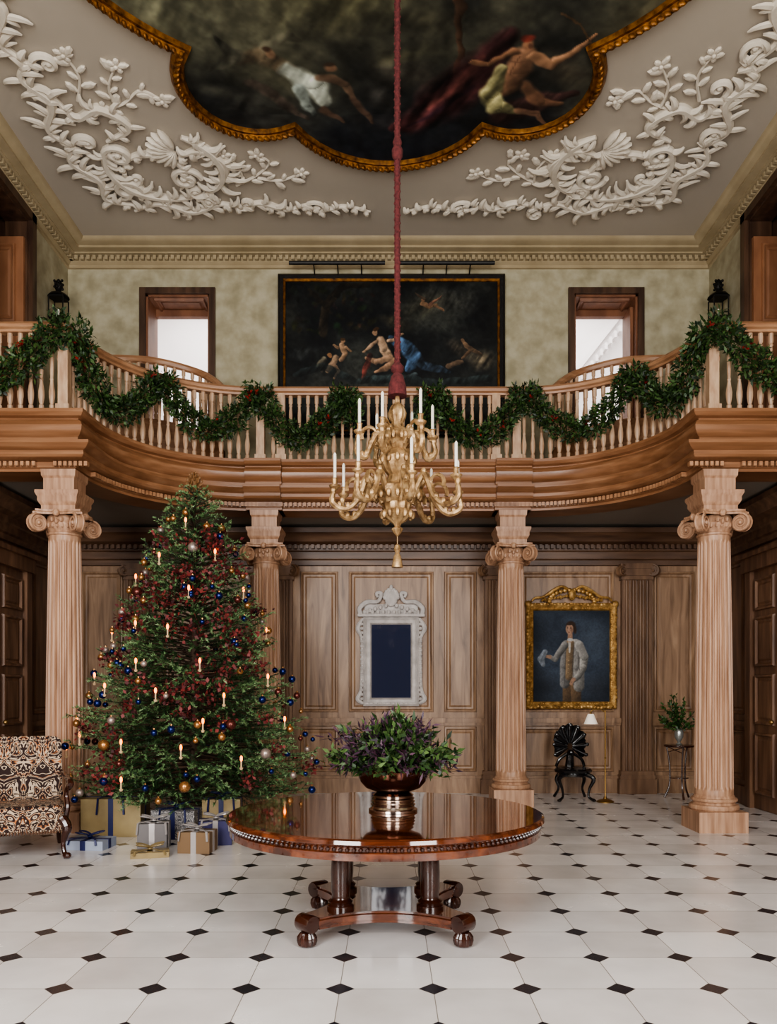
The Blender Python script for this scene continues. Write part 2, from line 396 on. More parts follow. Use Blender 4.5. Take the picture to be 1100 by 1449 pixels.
# ------------------------------------------------------------ gallery
def arc(cx,cy,r,a0,a1,n): return [(cx+r*math.cos(math.radians(a0+(a1-a0)*i/n)),cy+r*math.sin(math.radians(a0+(a1-a0)*i/n))) for i in range(n+1)]
PA=[(-XW+.005,8.95)]+arc(-1.75,8.95,1.9,180,90,28)+arc(1.75,8.95,1.9,90,0,28)+[(XW-.005,8.95)]
ENT=[(-.22,3.95),(.20,3.95),(.20,3.98),(.225,3.99),(.225,4.05),(.30,4.06),(.34,4.075),(.36,4.10),(.36,4.14),(.41,4.16),(.45,4.20),(.45,4.23),(.29,4.25),(.26,4.28),(.26,4.31),(.29,4.33),(.325,4.38),(.33,4.43),(.31,4.47),(.27,4.50),(.27,4.515),(.32,4.53),(.35,4.565),(.35,4.60),(-.22,4.60)]
b=B(); b.sweep(PA,ENT,0)
for s in (-1,1):
    b.sweep([(s*1.66-.24,10.79),(s*1.66+.24,10.79)],ENT,0)
pp=Path(offs(PA,.0))
for t in np.arange(.03,pp.L,.062):
    p=pp.at(t); d=pp.tan(t); a=math.atan2(d[1],d[0])
    if 1.0<t<1.38 or 1.0<pp.L-t<1.38: continue
    b.box(-.018,.018,-.285,-.22,3.995,4.045,1,Tr(p[0],p[1],0)@Rz(a))
for s in (-1,1):
    for t in np.arange(-.2,.2,.062):
        b.box(s*3.65-s*.19-.018-s*t*.9,s*3.65-s*.19+.018-s*t*.9,8.95-.285,8.95-.22,3.995,4.045,1)
b.obj('trim_gallery_entablature',[M_oakh,M_oakr])
b=B(); v=[];f=[]; n=len(PA)
for (x,y) in PA: v+=[(x,y,4.0),(x,YB,4.0),(x,y,4.58),(x,YB,4.58)]
for i in range(n-1):
    q=i*4; f+=[(q,q+4,q+5,q+1),(q+2,q+3,q+7,q+6)]
b.add(v,f); b.obj('gallery_floor',[mat('soffit_plaster',(140,132,122),.8)])
b=B()
RAIL=[(-.05,5.56),(.05,5.56),(.055,5.585),(.085,5.60),(.09,5.635),(.06,5.67),(0,5.685),(-.06,5.67),(-.09,5.635),(-.085,5.60),(-.055,5.585)]
PR=[(-XW+.06,8.95)]+PA[1:-1]+[(XW-.06,8.95)]
b.sweep(PR,RAIL,0); b.sweep(PR,[(-.08,4.6),(.09,4.6),(.09,4.65),(.06,4.67),(-.06,4.67),(-.08,4.65)],0)
def bal(z0,z1):
    h=z1-z0
    return [(r,z0+h*t) for r,t in ((.028,0),(.028,.1),(.018,.11),(.026,.14),(.034,.2),(.035,.26),(.026,.33),(.017,.4),(.024,.42),(.017,.44),(.021,.5),(.025,.7),(.018,.82),(.026,.84),(.018,.86),(.028,.88),(.028,1))]
pp=Path(PA); L0=pp.L
newels=[1.19,1.19+2.985,1.19+2.985+.28,L0-4.175-.28,L0-4.175,L0-1.19]
for t in np.arange(.1,L0-.05,.118):
    if min(abs(t-q) for q in newels)<.075: continue
    p=pp.at(t); b.lathe(bal(4.66,5.57),8,(p[0],p[1],0),1,cap=False)
for q in newels:
    p=pp.at(q); d=pp.tan(q); a=math.atan2(d[1],d[0])
    if abs(q-1.19)<.02 or abs(q-L0+1.19)<.02: a=0
    T=Tr(p[0],p[1],0)@Rz(a); w=.055
    b.box(-w,w,-w,w,4.6,5.6,1,T); b.box(-w-.02,w+.02,-w-.02,w+.02,4.6,4.75,1,T)
b.obj('gallery_balustrade',[M_oakr,M_bal])
for s in (-1,1):
    b=B(); pts=smooth([(s*4.6,11.05,6.15),(s*3.8,11.2,6.22),(s*3.32,11.5,6.30),(s*2.8,11.62,6.2),(s*2.5,11.4,5.98),(s*2.3,11.15,5.75)],6)
    b.tube(pts,.055,8,0); P3=Path(pts)
    for t in np.arange(.05,P3.L,.13):
        p=P3.at(t); b.lathe(bal(p[2]-.85,p[2]-.02),8,(p[0],p[1],0),1,cap=False)
    v=[];f=[]
    for q in pts: v+=[(q[0],q[1]-.05,4.59),(q[0],q[1]-.05,q[2]-.85),(q[0],q[1]+.05,q[2]-.85),(q[0],q[1]+.05,4.59)]
    for i in range(len(pts)-1):
        for k in range(4): f.append((i*4+k,i*4+4+k,i*4+4+(k+1)%4,i*4+(k+1)%4))
    b.add(v,f,0); b.obj('landing_balustrade',[M_oakr,M_bal])
# ------------------------------------------------------------ columns
def volute(b,T,r=.115,th=.045,mi=0):
    Ti=T@Rx(pi/2)
    b.lathe([(r*.9,-th*.7),(r*.9,th*.7)],20,(0,0,0),mi,Ti)
    for sy in (-1,1):
        pts=[];rad=[]
        for k in range(40):
            u=k/39; a=pi/2-u*2*pi*2.1; rr=r*(1-u)**.9+.008
            pts.append((rr*math.cos(a)*.9,sy*th,rr*math.sin(a)*.9)); rad.append(.015*(1-u*.6))
        b.tube(pts,rad,6,mi,T=T); b.ell((0,sy*th,0),.024,mi,8,5,T=T)
def column():
    b=B(); b.box(-.265,.265,-.265,.265,0,.225)
    b.lathe([(.25,.225),(.262,.24),(.265,.262),(.255,.285),(.228,.292),(.222,.305),(.226,.318),(.243,.325),(.247,.34),(.24,.355),(.222,.36),(.215,.375),(.208,.39)],48)
    nf=22
    def rf(a,z):
        u=(a*nf/(2*pi))%1.0; x=abs(u-.5)*2
        d=math.sqrt(max(0,1-(x/.78)**2)) if x<.78 else 0
        e=min(1,max(0,(z-.44)/.05))*min(1,max(0,(3.2-z)/.05))
        return 1-.12*d*e
    zs=[.39,.44,.46,.49,.9,1.4,1.9,2.4,2.9,3.15,3.18,3.2,3.25]
    b.lathe([(.205-.036*((z-.39)/2.86)**1.6,z) for z in zs],nf*10,rf=rf)
    b.lathe([(.167,3.24),(.183,3.25),(.183,3.27),(.168,3.28),(.178,3.30),(.208,3.34),(.215,3.37),(.2,3.40),(.18,3.46)],32)
    for k in range(24):
        a=2*pi*k/24; b.ell((.205*math.cos(a),.205*math.sin(a),3.345),(.018,.018,.03),0,6,4)
    pts=[]
    for s in range(4):
        a0=pi/4+s*pi/2
        c0=np.array([math.cos(a0),math.sin(a0)])*.36; c1=np.array([math.cos(a0+pi/2),math.sin(a0+pi/2)])*.36
        nrm=-(c0+c1)/np.linalg.norm(c0+c1)
        for k in range(8):
            t=k/8; pts.append(c0+(c1-c0)*(t*.86+.07)+nrm*.05*4*t*(1-t))
    pts=[tuple(p) for p in pts][::-1]
    b.sweep(pts,[(-.03,3.45),(-.02,3.455),(-.02,3.475),(0,3.49),(0,3.51)],0,closed=True,loop=False)
    n=len(pts); b.add([(p[0],p[1],3.51) for p in pts],[tuple(range(n))]); 
    for k in range(4):
        a=pi/4+k*pi/2; volute(b,Tr(.30*math.cos(a),.30*math.sin(a),3.36)@Rz(a),.105,.04)
        a=k*pi/2; b.ell((.235*math.cos(a),.235*math.sin(a),3.47),(.04,.04,.04))
        for j in (-1,0,1): b.ell((.225*math.cos(a+j*.22),.225*math.sin(a+j*.22),3.40-.02*(j==0)),(.022,.022,.03),0,6,4)
    b.lathe([(r*1.4142,z) for r,z in ((.185,3.505),(.185,3.56),(.20,3.58),(.215,3.61),(.215,3.65),(.235,3.69),(.235,3.72),(.168,3.735),(.168,3.86),(.185,3.885),(.19,3.955))],4,a0=pi/4)
    return b
cb=column(); me=None
for (x,y) in ((3.62,8.84),(-3.60,8.84),(1.66,10.78),(-1.66,10.78)):
    if me is None:
        o=cb.obj('fluted_column',[M_col]); me=o.data
    else:
        o=bpy.data.objects.new('fluted_column',me); bpy.context.scene.collection.objects.link(o)
    o.location=(x,y,0)
def pilaster():
    b=B(); b.box(-.28,.28,-.17,0,0,.22); b.box(-.26,.26,-.15,0,.22,.28); b.box(-.245,.245,-.14,0,.28,.34)
    xs=[];ds=[]
    w=.22; nf=7
    for k in range(nf):
        c=-w+.04+(2*w-.08)*(k+.5)/nf; hw=(2*w-.08)/nf*.4
        for j in range(7):
            a=pi*j/6; xs.append(c-hw*math.cos(a)); ds.append(.11-.03*math.sin(a))
    xs=[-w,-w]+xs+[w,w]; ds=[0,.11]+ds+[.11,0]
    v=[(x,-d,z) for z in (.34,3.2) for x,d in zip(xs,ds)]; n=len(xs)
    b.add(v,[(i,i+1,n+i+1,n+i) for i in range(n-1)])
    b.box(-.24,.24,-.13,0,3.2,3.26); b.box(-.26,.26,-.16,0,3.36,3.44)
    b.box(-.21,.21,-.15,0,3.26,3.36)
    for s in (-1,1): volute(b,Tr(s*.24,-.13,3.33)@Rz(-s*.5),.09,.04)
    return b
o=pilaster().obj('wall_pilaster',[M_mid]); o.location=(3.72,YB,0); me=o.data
for x in (1.66,-1.66,-3.72):
    q=bpy.data.objects.new('wall_pilaster',me); bpy.context.scene.collection.objects.link(q); q.location=(x,YB,0)

# ------------------------------------------------------------ painted canvases (colour attribute on a fine grid)
def vnoise(X,Y,s,seed,octv=4):
    r=np.random.default_rng(seed); out=0; amp=1; tot=0
    for o in range(octv):
        g=r.random((64,64)); x=(X*s)%63; y=(Y*s)%63
        xi=x.astype(int); yi=y.astype(int); fx=x-xi; fy=y-yi; fx=fx*fx*(3-2*fx); fy=fy*fy*(3-2*fy)
        a=g[yi%64,xi%64];bb=g[yi%64,(xi+1)%64];c=g[(yi+1)%64,xi%64];d=g[(yi+1)%64,(xi+1)%64]
        out=out+amp*((a*(1-fx)+bb*fx)*(1-fy)+(c*(1-fx)+d*fx)*fy); tot+=amp; amp*=.5; s*=2.03
    return out/tot
class Paint:
    def __init__(s,x0,x1,y0,y1,W,H):
        s.W=W;s.H=H; s.X,s.Y=np.meshgrid(np.linspace(x0,x1,W),np.linspace(y0,y1,H)); s.c=np.zeros((H,W,3))
        s.X0=s.X;s.Y0=s.Y; s.w=(x1-x0); k=1/(x1-x0)
        s.fold=vnoise((s.X-x0)*1.0+(s.Y-y0)*.6,(s.Y-y0)*.3-(s.X-x0)*.1,46*k,9,3)
        s.br=vnoise(s.X-x0,s.Y-y0,60*k,31,3)
        wx=vnoise(s.X-x0,s.Y-y0,26*k,41,3)-.5; wy=vnoise(s.X-x0,s.Y-y0,26*k,42,3)-.5
        s.X=s.X0+wx*s.w*.02; s.Y=s.Y0+wy*s.w*.02
    def bg(s,c1,c2,seed=1,scale=3,con=2.2):
        n=vnoise(s.X-s.X.min(),s.Y-s.Y.min(),scale,seed,5); n=np.clip((n-.5)*con+.5,0,1)[...,None]
        s.c=np.array(c1)*(1-n)+np.array(c2)*n
    def put(s,m,col,shade=.0):
        m=np.clip(m,0,1)[...,None]; col=np.array(col,float)*(1+shade*((s.fold-.5)*4)[...,None])
        s.c=s.c*(1-m)+np.clip(col,0,255)*m
    def ell(s,x,y,a,b,rot,col,soft=.25,al=1,shade=0):
        dx=s.X-x;dy=s.Y-y;c=math.cos(rot);q=math.sin(rot); u=(dx*c+dy*q)/a; v=(-dx*q+dy*c)/b
        r=np.sqrt(u*u+v*v); s.put(al*np.clip((1-r)/soft,0,1),col,shade)
    def st(s,pts,rad,col,soft=.3,al=1,shade=0,form=0):
        m=np.zeros_like(s.X); off=np.zeros_like(s.X)
        for i in range(len(pts)-1):
            (x0,y0),(x1,y1)=pts[i],pts[i+1]; r0,r1=rad[i],rad[i+1]
            dx=x1-x0;dy=y1-y0; t=np.clip(((s.X-x0)*dx+(s.Y-y0)*dy)/(dx*dx+dy*dy+1e-9),0,1)
            ex=s.X-x0-t*dx; ey=s.Y-y0-t*dy
            d=np.hypot(ex,ey); r=r0+(r1-r0)*t; mm=np.clip((1-d/r)/soft,0,1)
            off=np.where(mm>m,(ex*.7+ey*.7)/r,off); m=np.maximum(m,mm)
        if form:
            cc=np.array(col,float)*(1-form*np.clip(off+.15,-.4,1))[...,None]*(1+shade*((s.fold-.5)*4)[...,None])
            mm=np.clip(al*m,0,1)[...,None]; s.c=s.c*(1-mm)+np.clip(cc,0,255)*mm
        else: s.put(al*m,col,shade)
    def fin(s,k=.5,edge=0,gain=1.0,sat=1.0):
        s.c=s.c*(1+k*(s.br-.5))[...,None]*gain
        g=s.c.mean(-1,keepdims=True); s.c=g+(s.c-g)*sat
        if edge:
            u=(s.X0-s.X0.min())/s.w*2-1; v=(s.Y0-s.Y0.min())/(s.Y0.max()-s.Y0.min())*2-1
            s.c=s.c*(1-edge*np.clip(np.maximum(abs(u),abs(v))**4,0,1))[...,None]
    def mesh(s,name,fn,mask=None,parent=None,rough=.45):
        W,H=s.W,s.H; co=fn(s.X0,s.Y0).reshape(-1,3)
        idx=np.arange(W*H).reshape(H,W); q=np.stack([idx[:-1,:-1],idx[:-1,1:],idx[1:,1:],idx[1:,:-1]],-1).reshape(-1,4)
        if mask is not None:
            mk=mask(s.X0,s.Y0); mm=(mk[:-1,:-1]&mk[:-1,1:]&mk[1:,1:]&mk[1:,:-1]).ravel(); q=q[mm]
            used=np.unique(q); mp=-np.ones(W*H,int); mp[used]=np.arange(len(used)); q=mp[q]; co=co[used]
        else: used=np.arange(W*H)
        me=bpy.data.meshes.new(name); me.from_pydata(co.tolist(),[],q.tolist())
        a=me.color_attributes.new('Col','FLOAT_COLOR','POINT')
        c=np.clip(s.c.reshape(-1,3)[used]/255,0,1); c=np.where(c<=.04045,c/12.92,((c+.055)/1.055)**2.4)
        a.data.foreach_set('color',np.concatenate([c,np.ones((len(c),1))],1).astype(np.float32).ravel())
        me.materials.append(vmat(name+'_paint',rough)); me.update()
        o=bpy.data.objects.new(name,me); bpy.context.scene.collection.objects.link(o)
        if parent: o.parent=parent
        return o
def lobe(p,q,bulge,n=14):
    p=np.array(p);q=np.array(q); m=(p+q)/2; d=q-p; L=np.linalg.norm(d); nr=np.array([-d[1],d[0]])/L
    r=(L*L/4+bulge*bulge)/(2*bulge); c=m-nr*(r-bulge)
    a0=math.atan2(*(p-c)[::-1]); a1=math.atan2(*(q-c)[::-1])
    while a1>a0: a1-=2*pi
    return [(c[0]+r*math.cos(a0+(a1-a0)*i/n),c[1]+r*math.sin(a0+(a1-a0)*i/n)) for i in range(n)]
q=[]
q+=lobe((-1.12,9.38),(1.12,9.38),.66)
q+=lobe((1.12,9.38),(2.14,8.22),.62)
q+=lobe((2.14,8.22),(2.14,3.78),1.22,24)
q+=lobe((2.14,3.78),(1.12,2.62),.62)
q+=lobe((1.12,2.62),(-1.12,2.62),.66)
q+=lobe((-1.12,2.62),(-2.14,3.78),.62)
q+=lobe((-2.14,3.78),(-2.14,8.22),1.22,24)
q+=lobe((-2.14,8.22),(-1.12,9.38),.62)
OV=q
def inpoly(X,Y,poly):
    ins=np.zeros(X.shape,bool); n=len(poly); j=n-1
    for i in range(n):
        xi,yi=poly[i];xj,yj=poly[j]
        c=((yi>Y)!=(yj>Y))&(X<(xj-xi)*(Y-yi)/(yj-yi+1e-12)+xi); ins^=c; j=i
    return ins
cp=empty('ceiling_painting')
p=Paint(-3.6,3.6,1.6,10.3,470,570)
p.bg((28,29,27),(76,75,60),4,.8,3.0)
dk=np.clip((p.Y-8.7)/1.2,0,1); p.put(dk*.8,(20,24,33)); 
for (x,y,a,b_,r,c) in ((-2.2,7.9,.9,.7,.3,(98,98,78)),(-.4,7.7,1.0,.5,0,(80,78,56)),(.3,8.6,.7,.3,.3,(62,58,50)),(2.6,7.9,.5,.5,0,(92,86,64)),(-1.6,9.0,.5,.25,-.4,(54,54,48)),(0,9.3,.5,.2,.2,(46,44,44)),(1.9,8.5,.5,.25,.5,(66,60,48)),(-2.5,8.6,.3,.3,0,(46,46,40)),(-.1,8.9,.35,.2,.6,(58,56,52)),(.4,7.9,.5,.3,0,(74,72,56)),(-1.9,8.8,.4,.14,.3,(66,66,56)),(.2,8.3,.5,.14,-.3,(78,76,58))):
    p.ell(x,y,a,b_,r,c,.9,.65,.4)
p.st([(.68,7.5),(.72,8.1),(.8,8.75)],[.05,.045,.04],(56,42,32),form=.5)
p.st([(1.2,8.05),(1.0,8.5),(.65,8.95),(.3,9.25),(.05,9.4)],[.16,.34,.36,.24,.06],(62,35,36),.5,.95,.6,.5)
p.st([(1.0,8.3),(.75,8.75),(.45,9.05)],[.06,.12,.06],(94,54,50),.7,.8,.6)
p.st([(.95,8.75),(.6,9.1),(.25,9.3)],[.03,.05,.03],(34,22,28),.7,.8,.6)
p.st([(1.35,9.15),(1.75,8.95),(2.05,8.8)],[.2,.18,.06],(54,36,34),.4,.9,.5,.4)
p.st([(1.52,8.75),(1.72,8.98),(1.95,9.0)],[.12,.09,.05],(108,78,58),.4,.9,0,.5)
p.st([(1.42,8.28),(1.40,8.5),(1.28,8.78)],[.13,.15,.14],(126,93,70),.35,1,.1,.6)
p.st([(1.37,8.32),(1.34,8.6)],[.012,.012],(84,60,46),.8,.7); p.st([(1.3,8.4),(1.45,8.42)],[.02,.02],(92,66,50),.9,.6)
p.st([(1.48,8.32),(1.72,8.44),(1.96,8.26),(2.10,8.06)],[.075,.06,.045,.028],(130,97,72),.35,1,0,.6)
p.st([(1.3,8.26),(1.08,8.42),(.88,8.36)],[.07,.05,.03],(120,87,64),.4,1,0,.6)
p.st([(1.22,8.52),(1.12,8.85),(1.22,9.05),(1.5,9.12)],[.09,.14,.12,.05],(118,114,80),.35,1,.6,.5)
p.st([(1.5,9.1),(1.7,9.16),(1.8,9.3)],[.06,.05,.03],(108,80,62),.4,.9,0,.5)
p.ell(1.43,8.15,.07,.085,.2,(132,95,70),.4); p.ell(1.46,8.17,.03,.05,0,(80,54,42),.5,.8); p.ell(1.42,8.07,.09,.055,.2,(104,44,36),.4,.9,.3)
p.st([(1.7,7.8),(2.22,8.3)],[.013,.013],(70,54,38))
p.st([(-1.65,8.35),(-1.35,8.3),(-1.05,8.5)],[.07,.14,.12],(88,77,60),.5,.9,.4,.4)
p.st([(-1.9,8.55),(-1.6,8.3),(-1.75,8.08)],[.03,.11,.04],(78,78,66),.5,.9,.5); p.st([(-1.3,8.2),(-1.05,8.05),(-.9,8.1)],[.09,.07,.03],(80,78,64),.5,.8,.5)
p.ell(-1.24,8.28,.07,.08,0,(112,88,68),.4); p.ell(-1.28,8.22,.075,.05,0,(58,44,34),.5)
p.st([(-1.08,8.5),(-.85,8.68),(-.72,9.0)],[.13,.19,.09],(98,102,94),.4,1,.7,.6); p.st([(-1.0,8.75),(-.95,9.0),(-.85,9.15)],[.1,.08,.04],(78,84,80),.4,.9,.7,.5)
p.st([(-.72,8.62),(-.5,8.74),(-.42,8.92)],[.08,.07,.05],(92,73,58),.4,.9,0,.5); p.ell(-.62,8.5,.065,.075,0,(98,75,58),.4); p.ell(-.62,8.45,.07,.045,0,(48,38,30),.5)
p.st([(-.42,8.95),(-.25,9.15),(-.2,9.32)],[.06,.05,.03],(76,59,48),.5,.9,0,.5); p.st([(-.75,9.1),(-.55,9.3)],[.07,.03],(74,57,46),.5,.9)
p.st([(-1.5,8.7),(-1.25,8.95),(-.95,9.2)],[.08,.1,.04],(58,50,44),.5,.8,.5)
p.fin(.7,0,1.22,.95)
p.mesh('canvas',lambda X,Y:np.stack([X,Y,np.full_like(X,ZC-.02)],-1),lambda X,Y:inpoly(X,Y,OV),cp,.7)
b=B(); b.sweep(OV,[(-.07,ZC),(-.07,ZC-.04),(-.04,ZC-.08),(0,ZC-.09),(.03,ZC-.06),(.07,ZC-.07),(.08,ZC-.03),(.08,ZC)],0,closed=True)
po=Path(OV+[OV[0]])
for t in np.arange(0,po.L,.075):
    u=po.at(t); d=po.tan(t); b.ell((u[0],u[1],ZC-.085),(.045,.024,.03),0,8,5,rot=Rz(math.atan2(d[1],d[0])+.7))
b.obj('gilt_frame',[M_goldd],cp)
# ---- ceiling plasterwork
b=B()
def hook(x,y,a,l,s,r):
    pts=[];aa=a;px,py=x,y
    for k in range(6):
        pts.append((px,py,ZC-.03-.025*math.sin(k/5*pi))); px+=math.cos(aa)*l/5; py+=math.sin(aa)*l/5; aa+=s*.36
    b.tube(pts,[r*.8,r*1.5,r*1.3,r*.5],6,0,flat=.7)
def leafy(pts,r=.035,ls=.16,step=.1,curl=True):
    P=Path(smooth(pts,8)); n=max(6,int(P.L/.04)); pl=[(*P.at(P.L*i/n)[:2],ZC-.03) for i in range(n+1)]
    b.tube(pl,[r*.5,r,r*1.3,r,r*.5],7,0)
    t=step*.6;k=0
    while t<P.L:
        c=P.at(t); d=P.tan(t); a=math.atan2(d[1],d[0]); s=1 if k%2 else -1
        env=.65+.5*math.sin(pi*t/P.L)
        l=ls*env*(.8+.4*R.random())
        hook(c[0],c[1],a+s*.5,l*1.25,s,.025+.008*R.random())
        if R.random()<.5: hook(c[0],c[1],a+s*.9,l*.75,s,.02)
        t+=step*.85*(.85+.3*R.random()); k+=1
    if curl:
        e=P.at(P.L); d=P.tan(P.L-.01); a=math.atan2(d[1],d[0]); s=1 if R.random()<.5 else -1
        pts=[];px,py=e[0],e[1];st=.05
        for k in range(22):
            pts.append((px,py,ZC-.035)); px+=math.cos(a)*st; py+=math.sin(a)*st; a+=s*.33*(1+.02*k); st*=.93
        b.tube(pts,[r*.9,r*.8,r*.5],6,0); b.ell(pts[-1],r*.9,0,8,5)
def spiral(cx,cy,r,a0,turn,r0=.03):
    pts=[]
    for k in range(30):
        u=k/29; a=a0+turn*u; rr=r*(1-.85*u); pts.append((cx+rr*math.cos(a),cy+rr*math.sin(a),ZC-.035))
    b.tube(pts,[r0,r0*1.3,r0],7,0); b.ell((pts[-1][0],pts[-1][1],ZC-.04),.05,0,8,5)
def flower(x,y,r=.09):
    for k in range(5):
        a=k*pi*.4; b.ell((x+math.cos(a)*r*.6,y+math.sin(a)*r*.6,ZC-.02),(r*.5,r*.34,.022),0,7,4,rot=Rz(a))
    b.ell((x,y,ZC-.035),r*.25,0,7,4)
def spray(pts):
    P=Path(smooth(pts,6)); n=14; b.tube([(*P.at(P.L*i/n)[:2],ZC-.015) for i in range(n+1)],[.022,.013],6,0)
    t=.12;k=0
    while t<P.L:
        c=P.at(t);d=P.tan(t);a=math.atan2(d[1],d[0]); s=1 if k%2 else -1
        l=.16*(.7+.5*R.random()); a2=a+s*.9
        b.ell((c[0]+math.cos(a2)*l*.6,c[1]+math.sin(a2)*l*.6,ZC-.018),(l*.55,l*.27,.025),0,7,4,rot=Rz(a2))
        t+=.105;k+=1
    e=P.at(P.L); flower(e[0],e[1],.10)
for s in (-1,1):
    def m(l): return [(s*x,y) for x,y in l]
    leafy(m([(1.25,10.9),(.95,10.98),(.6,10.88),(.25,11.0)]),.026,.13,curl=False)
    leafy(m([(2.1,10.95),(1.75,10.8),(1.4,10.95),(1.1,10.82)]),.034,.17)
    leafy(m([(3.5,10.98),(3.1,10.8),(2.7,10.98),(2.3,10.82),(2.05,10.9)]),.045,.23,.12)
    leafy(m([(3.45,10.85),(3.8,10.7),(3.75,10.3),(3.98,9.95),(3.8,9.6)]),.048,.24,.12)
    leafy(m([(3.78,9.75),(4.02,9.4),(3.8,8.95),(3.98,8.6),(3.75,8.35)]),.045,.22,.12)
    leafy(m([(3.75,8.5),(3.98,8.1),(3.75,7.7),(3.95,7.3),(3.8,6.9)]),.045,.22,.12)
    leafy(m([(3.8,6.9),(3.95,6.3),(3.7,5.6),(3.95,4.9),(3.8,4.2)]),.042,.21,.12)
    leafy([(s*(2.85+.72*math.cos(a)),10.08+.62*math.sin(a)) for a in np.linspace(-.7,2.0,8)],.055,.26,.13)
    leafy([(s*(2.85+.74*math.cos(a)),10.08+.64*math.sin(a)) for a in np.linspace(4.2,2.2,7)],.055,.26,.13)
    leafy([(s*(2.98+.40*math.cos(a)),10.2+.38*math.sin(a)) for a in np.linspace(2.2,6.2,8)],.038,.12,.15)
    leafy(m([(2.25,10.45),(2.05,10.05),(2.3,9.75),(2.65,9.9)]),.045,.19,.13)
    leafy(m([(3.4,9.6),(3.05,9.35),(3.3,9.05),(3.62,9.2),(3.75,8.85)]),.045,.17,.13)
    spiral(s*2.62,10.28,.2,0,s*9,.038); spiral(s*3.35,9.85,.2,2,-s*9,.038); spiral(s*3.45,10.5,.22,1,s*8,.044)
    for k in range(9):
        a=-1.2+k*.3; b.ell((s*(2.60+.2*math.cos(a)),9.72+.2*math.sin(a),ZC-.05),(.17,.04,.06),0,8,5,rot=Rz(a if s>0 else pi-a))
    spray(m([(2.0,10.45),(1.7,10.25),(1.5,10.0),(1.65,9.85)])); spray(m([(1.7,10.3),(1.4,10.35),(1.12,10.2)])); spray(m([(1.9,10.4),(1.9,10.1),(2.05,9.85)]))
    spray(m([(3.4,9.15),(3.0,9.0),(2.75,8.8),(2.55,8.95)])); spray(m([(3.1,9.05),(3.08,8.75),(2.9,8.45)])); spray(m([(3.5,8.95),(3.35,8.6),(3.4,8.3)])); 
b.obj('ceiling_plasterwork',[M_orn],recalc=False)

# ---- gallery painting
gp=empty('gallery_painting')
X0,X1,Z0,Z1=-1.66,1.75,5.35,7.80
p=Paint(0,3.41,0,2.45,460,330)
p.bg((12,14,16),(46,48,44),11,1.6,3.0)
def g(px,py): return ((px-394)*.01066,(py-391)*.01066)
def ge(px,py,a,b_,rot,col,**k): x,y=g(px,py); p.ell(x,y,a*.01066,b_*.01066,rot,col,**k)
def gs(pts,rad,col,**k): k.setdefault('form',.5); p.st([g(*q) for q in pts],[r*.01066 for r in rad],col,**k)
ge(640,420,60,30,.2,(68,68,62),soft=.9,al=.75,shade=.4); ge(600,430,50,25,-.4,(66,62,46),soft=.9,al=.5,shade=.5); ge(690,512,26,20,0,(92,82,66),soft=.8,al=.85,shade=.6); ge(655,495,30,14,.6,(72,64,52),soft=.8,al=.7,shade=.6)
ge(560,455,34,12,.4,(60,54,38),soft=.8,al=.6,shade=.5); ge(420,500,30,12,-.3,(64,68,66),soft=.9,al=.7,shade=.5)
for k in range(60):
    x,y=R.uniform(400,530),R.uniform(395,470); ge(x,y,R.uniform(4,12),R.uniform(3,7),R.uniform(0,3),(R.uniform(16,44),R.uniform(20,44),R.uniform(14,28)),soft=.6,al=.6,shade=.5)
gs([(452,470),(455,430),(480,400),(520,396)],[9,8,6,4],(38,32,24),shade=.4); gs([(455,430),(430,405)],[6,3],(30,26,20),shade=.4)
gs([(585,500),(600,520),(640,530)],[10,9,4],(40,52,66),shade=.6,al=.8)
gs([(552,478),(575,492),(588,508),(580,528)],[6,12,12,6],(54,74,98),shade=.6)
gs([(536,482),(542,494),(550,506)],[7,8,8],(170,140,112)); gs([(530,485),(518,492),(512,500)],[3.5,3,2.2],(162,132,106)); gs([(548,482),(562,480),(572,472)],[3.5,3,2],(160,130,104))
ge(529,470,5,6,.3,(162,128,100)); ge(531,465,5.5,3.6,0,(60,38,22)); gs([(552,508),(532,516),(516,509)],[6.5,5,3.5],(154,122,96)); gs([(558,512),(545,525),(530,530)],[5.5,5,3],(140,108,84))
gs([(522,505),(517,520),(512,540)],[5,6,4],(96,40,34),shade=.5,al=.7); gs([(530,540),(570,545),(590,535)],[5,7,4],(50,58,60),shade=.6)
gs([(480,490),(484,503),(478,512)],[4.5,5.5,4.5],(144,114,88)); ge(482,483,4,4.5,0,(140,108,82)); ge(482,480,4.3,3,0,(70,50,30)); gs([(486,494),(494,500)],[2.4,1.6],(140,110,84)); gs([(474,493),(466,487)],[2.6,1.6],(134,106,80))
gs([(470,507),(465,518),(458,530)],[5.5,5.5,4],(152,124,98)); ge(461,504,4.2,4.4,0,(128,92,62)); gs([(466,518),(474,530),(470,538)],[4,3,2.4],(144,116,92)); gs([(452,512),(445,520),(450,530)],[5,6,3],(90,84,70),shade=.5)
gs([(600,425),(611,431),(621,428)],[3.6,4.4,2.6],(122,94,70)); ge(601,420,3.2,3.4,0,(122,90,68)); gs([(611,428),(628,414)],[3.6,1],(84,60,48),shade=.5); gs([(603,418),(590,410)],[3,1],(74,60,48)); gs([(620,430),(632,436)],[2.6,1.2],(110,84,64))
gs([(664,486),(673,497),(688,503)],[3.6,4.6,2.6],(106,84,64)); ge(661,482,3.2,3.4,0,(108,84,64)); gs([(640,520),(660,515)],[5,3.6],(94,76,60)); gs([(670,500),(660,510)],[3,2],(98,76,58))
gs([(410,535),(450,522),(500,545),(560,540),(620,548),(700,540)],[5,7,6,8,6,7],(34,42,42),al=.7,shade=.5)
p.fin(.8,.3)
p.mesh('canvas',lambda X,Y:np.stack([X0+.1+X*(X1-X0-.2)/3.41,np.full_like(X,YB-.05),Z1-.1-Y*(Z1-Z0-.2)/2.45],-1),None,gp,.5)
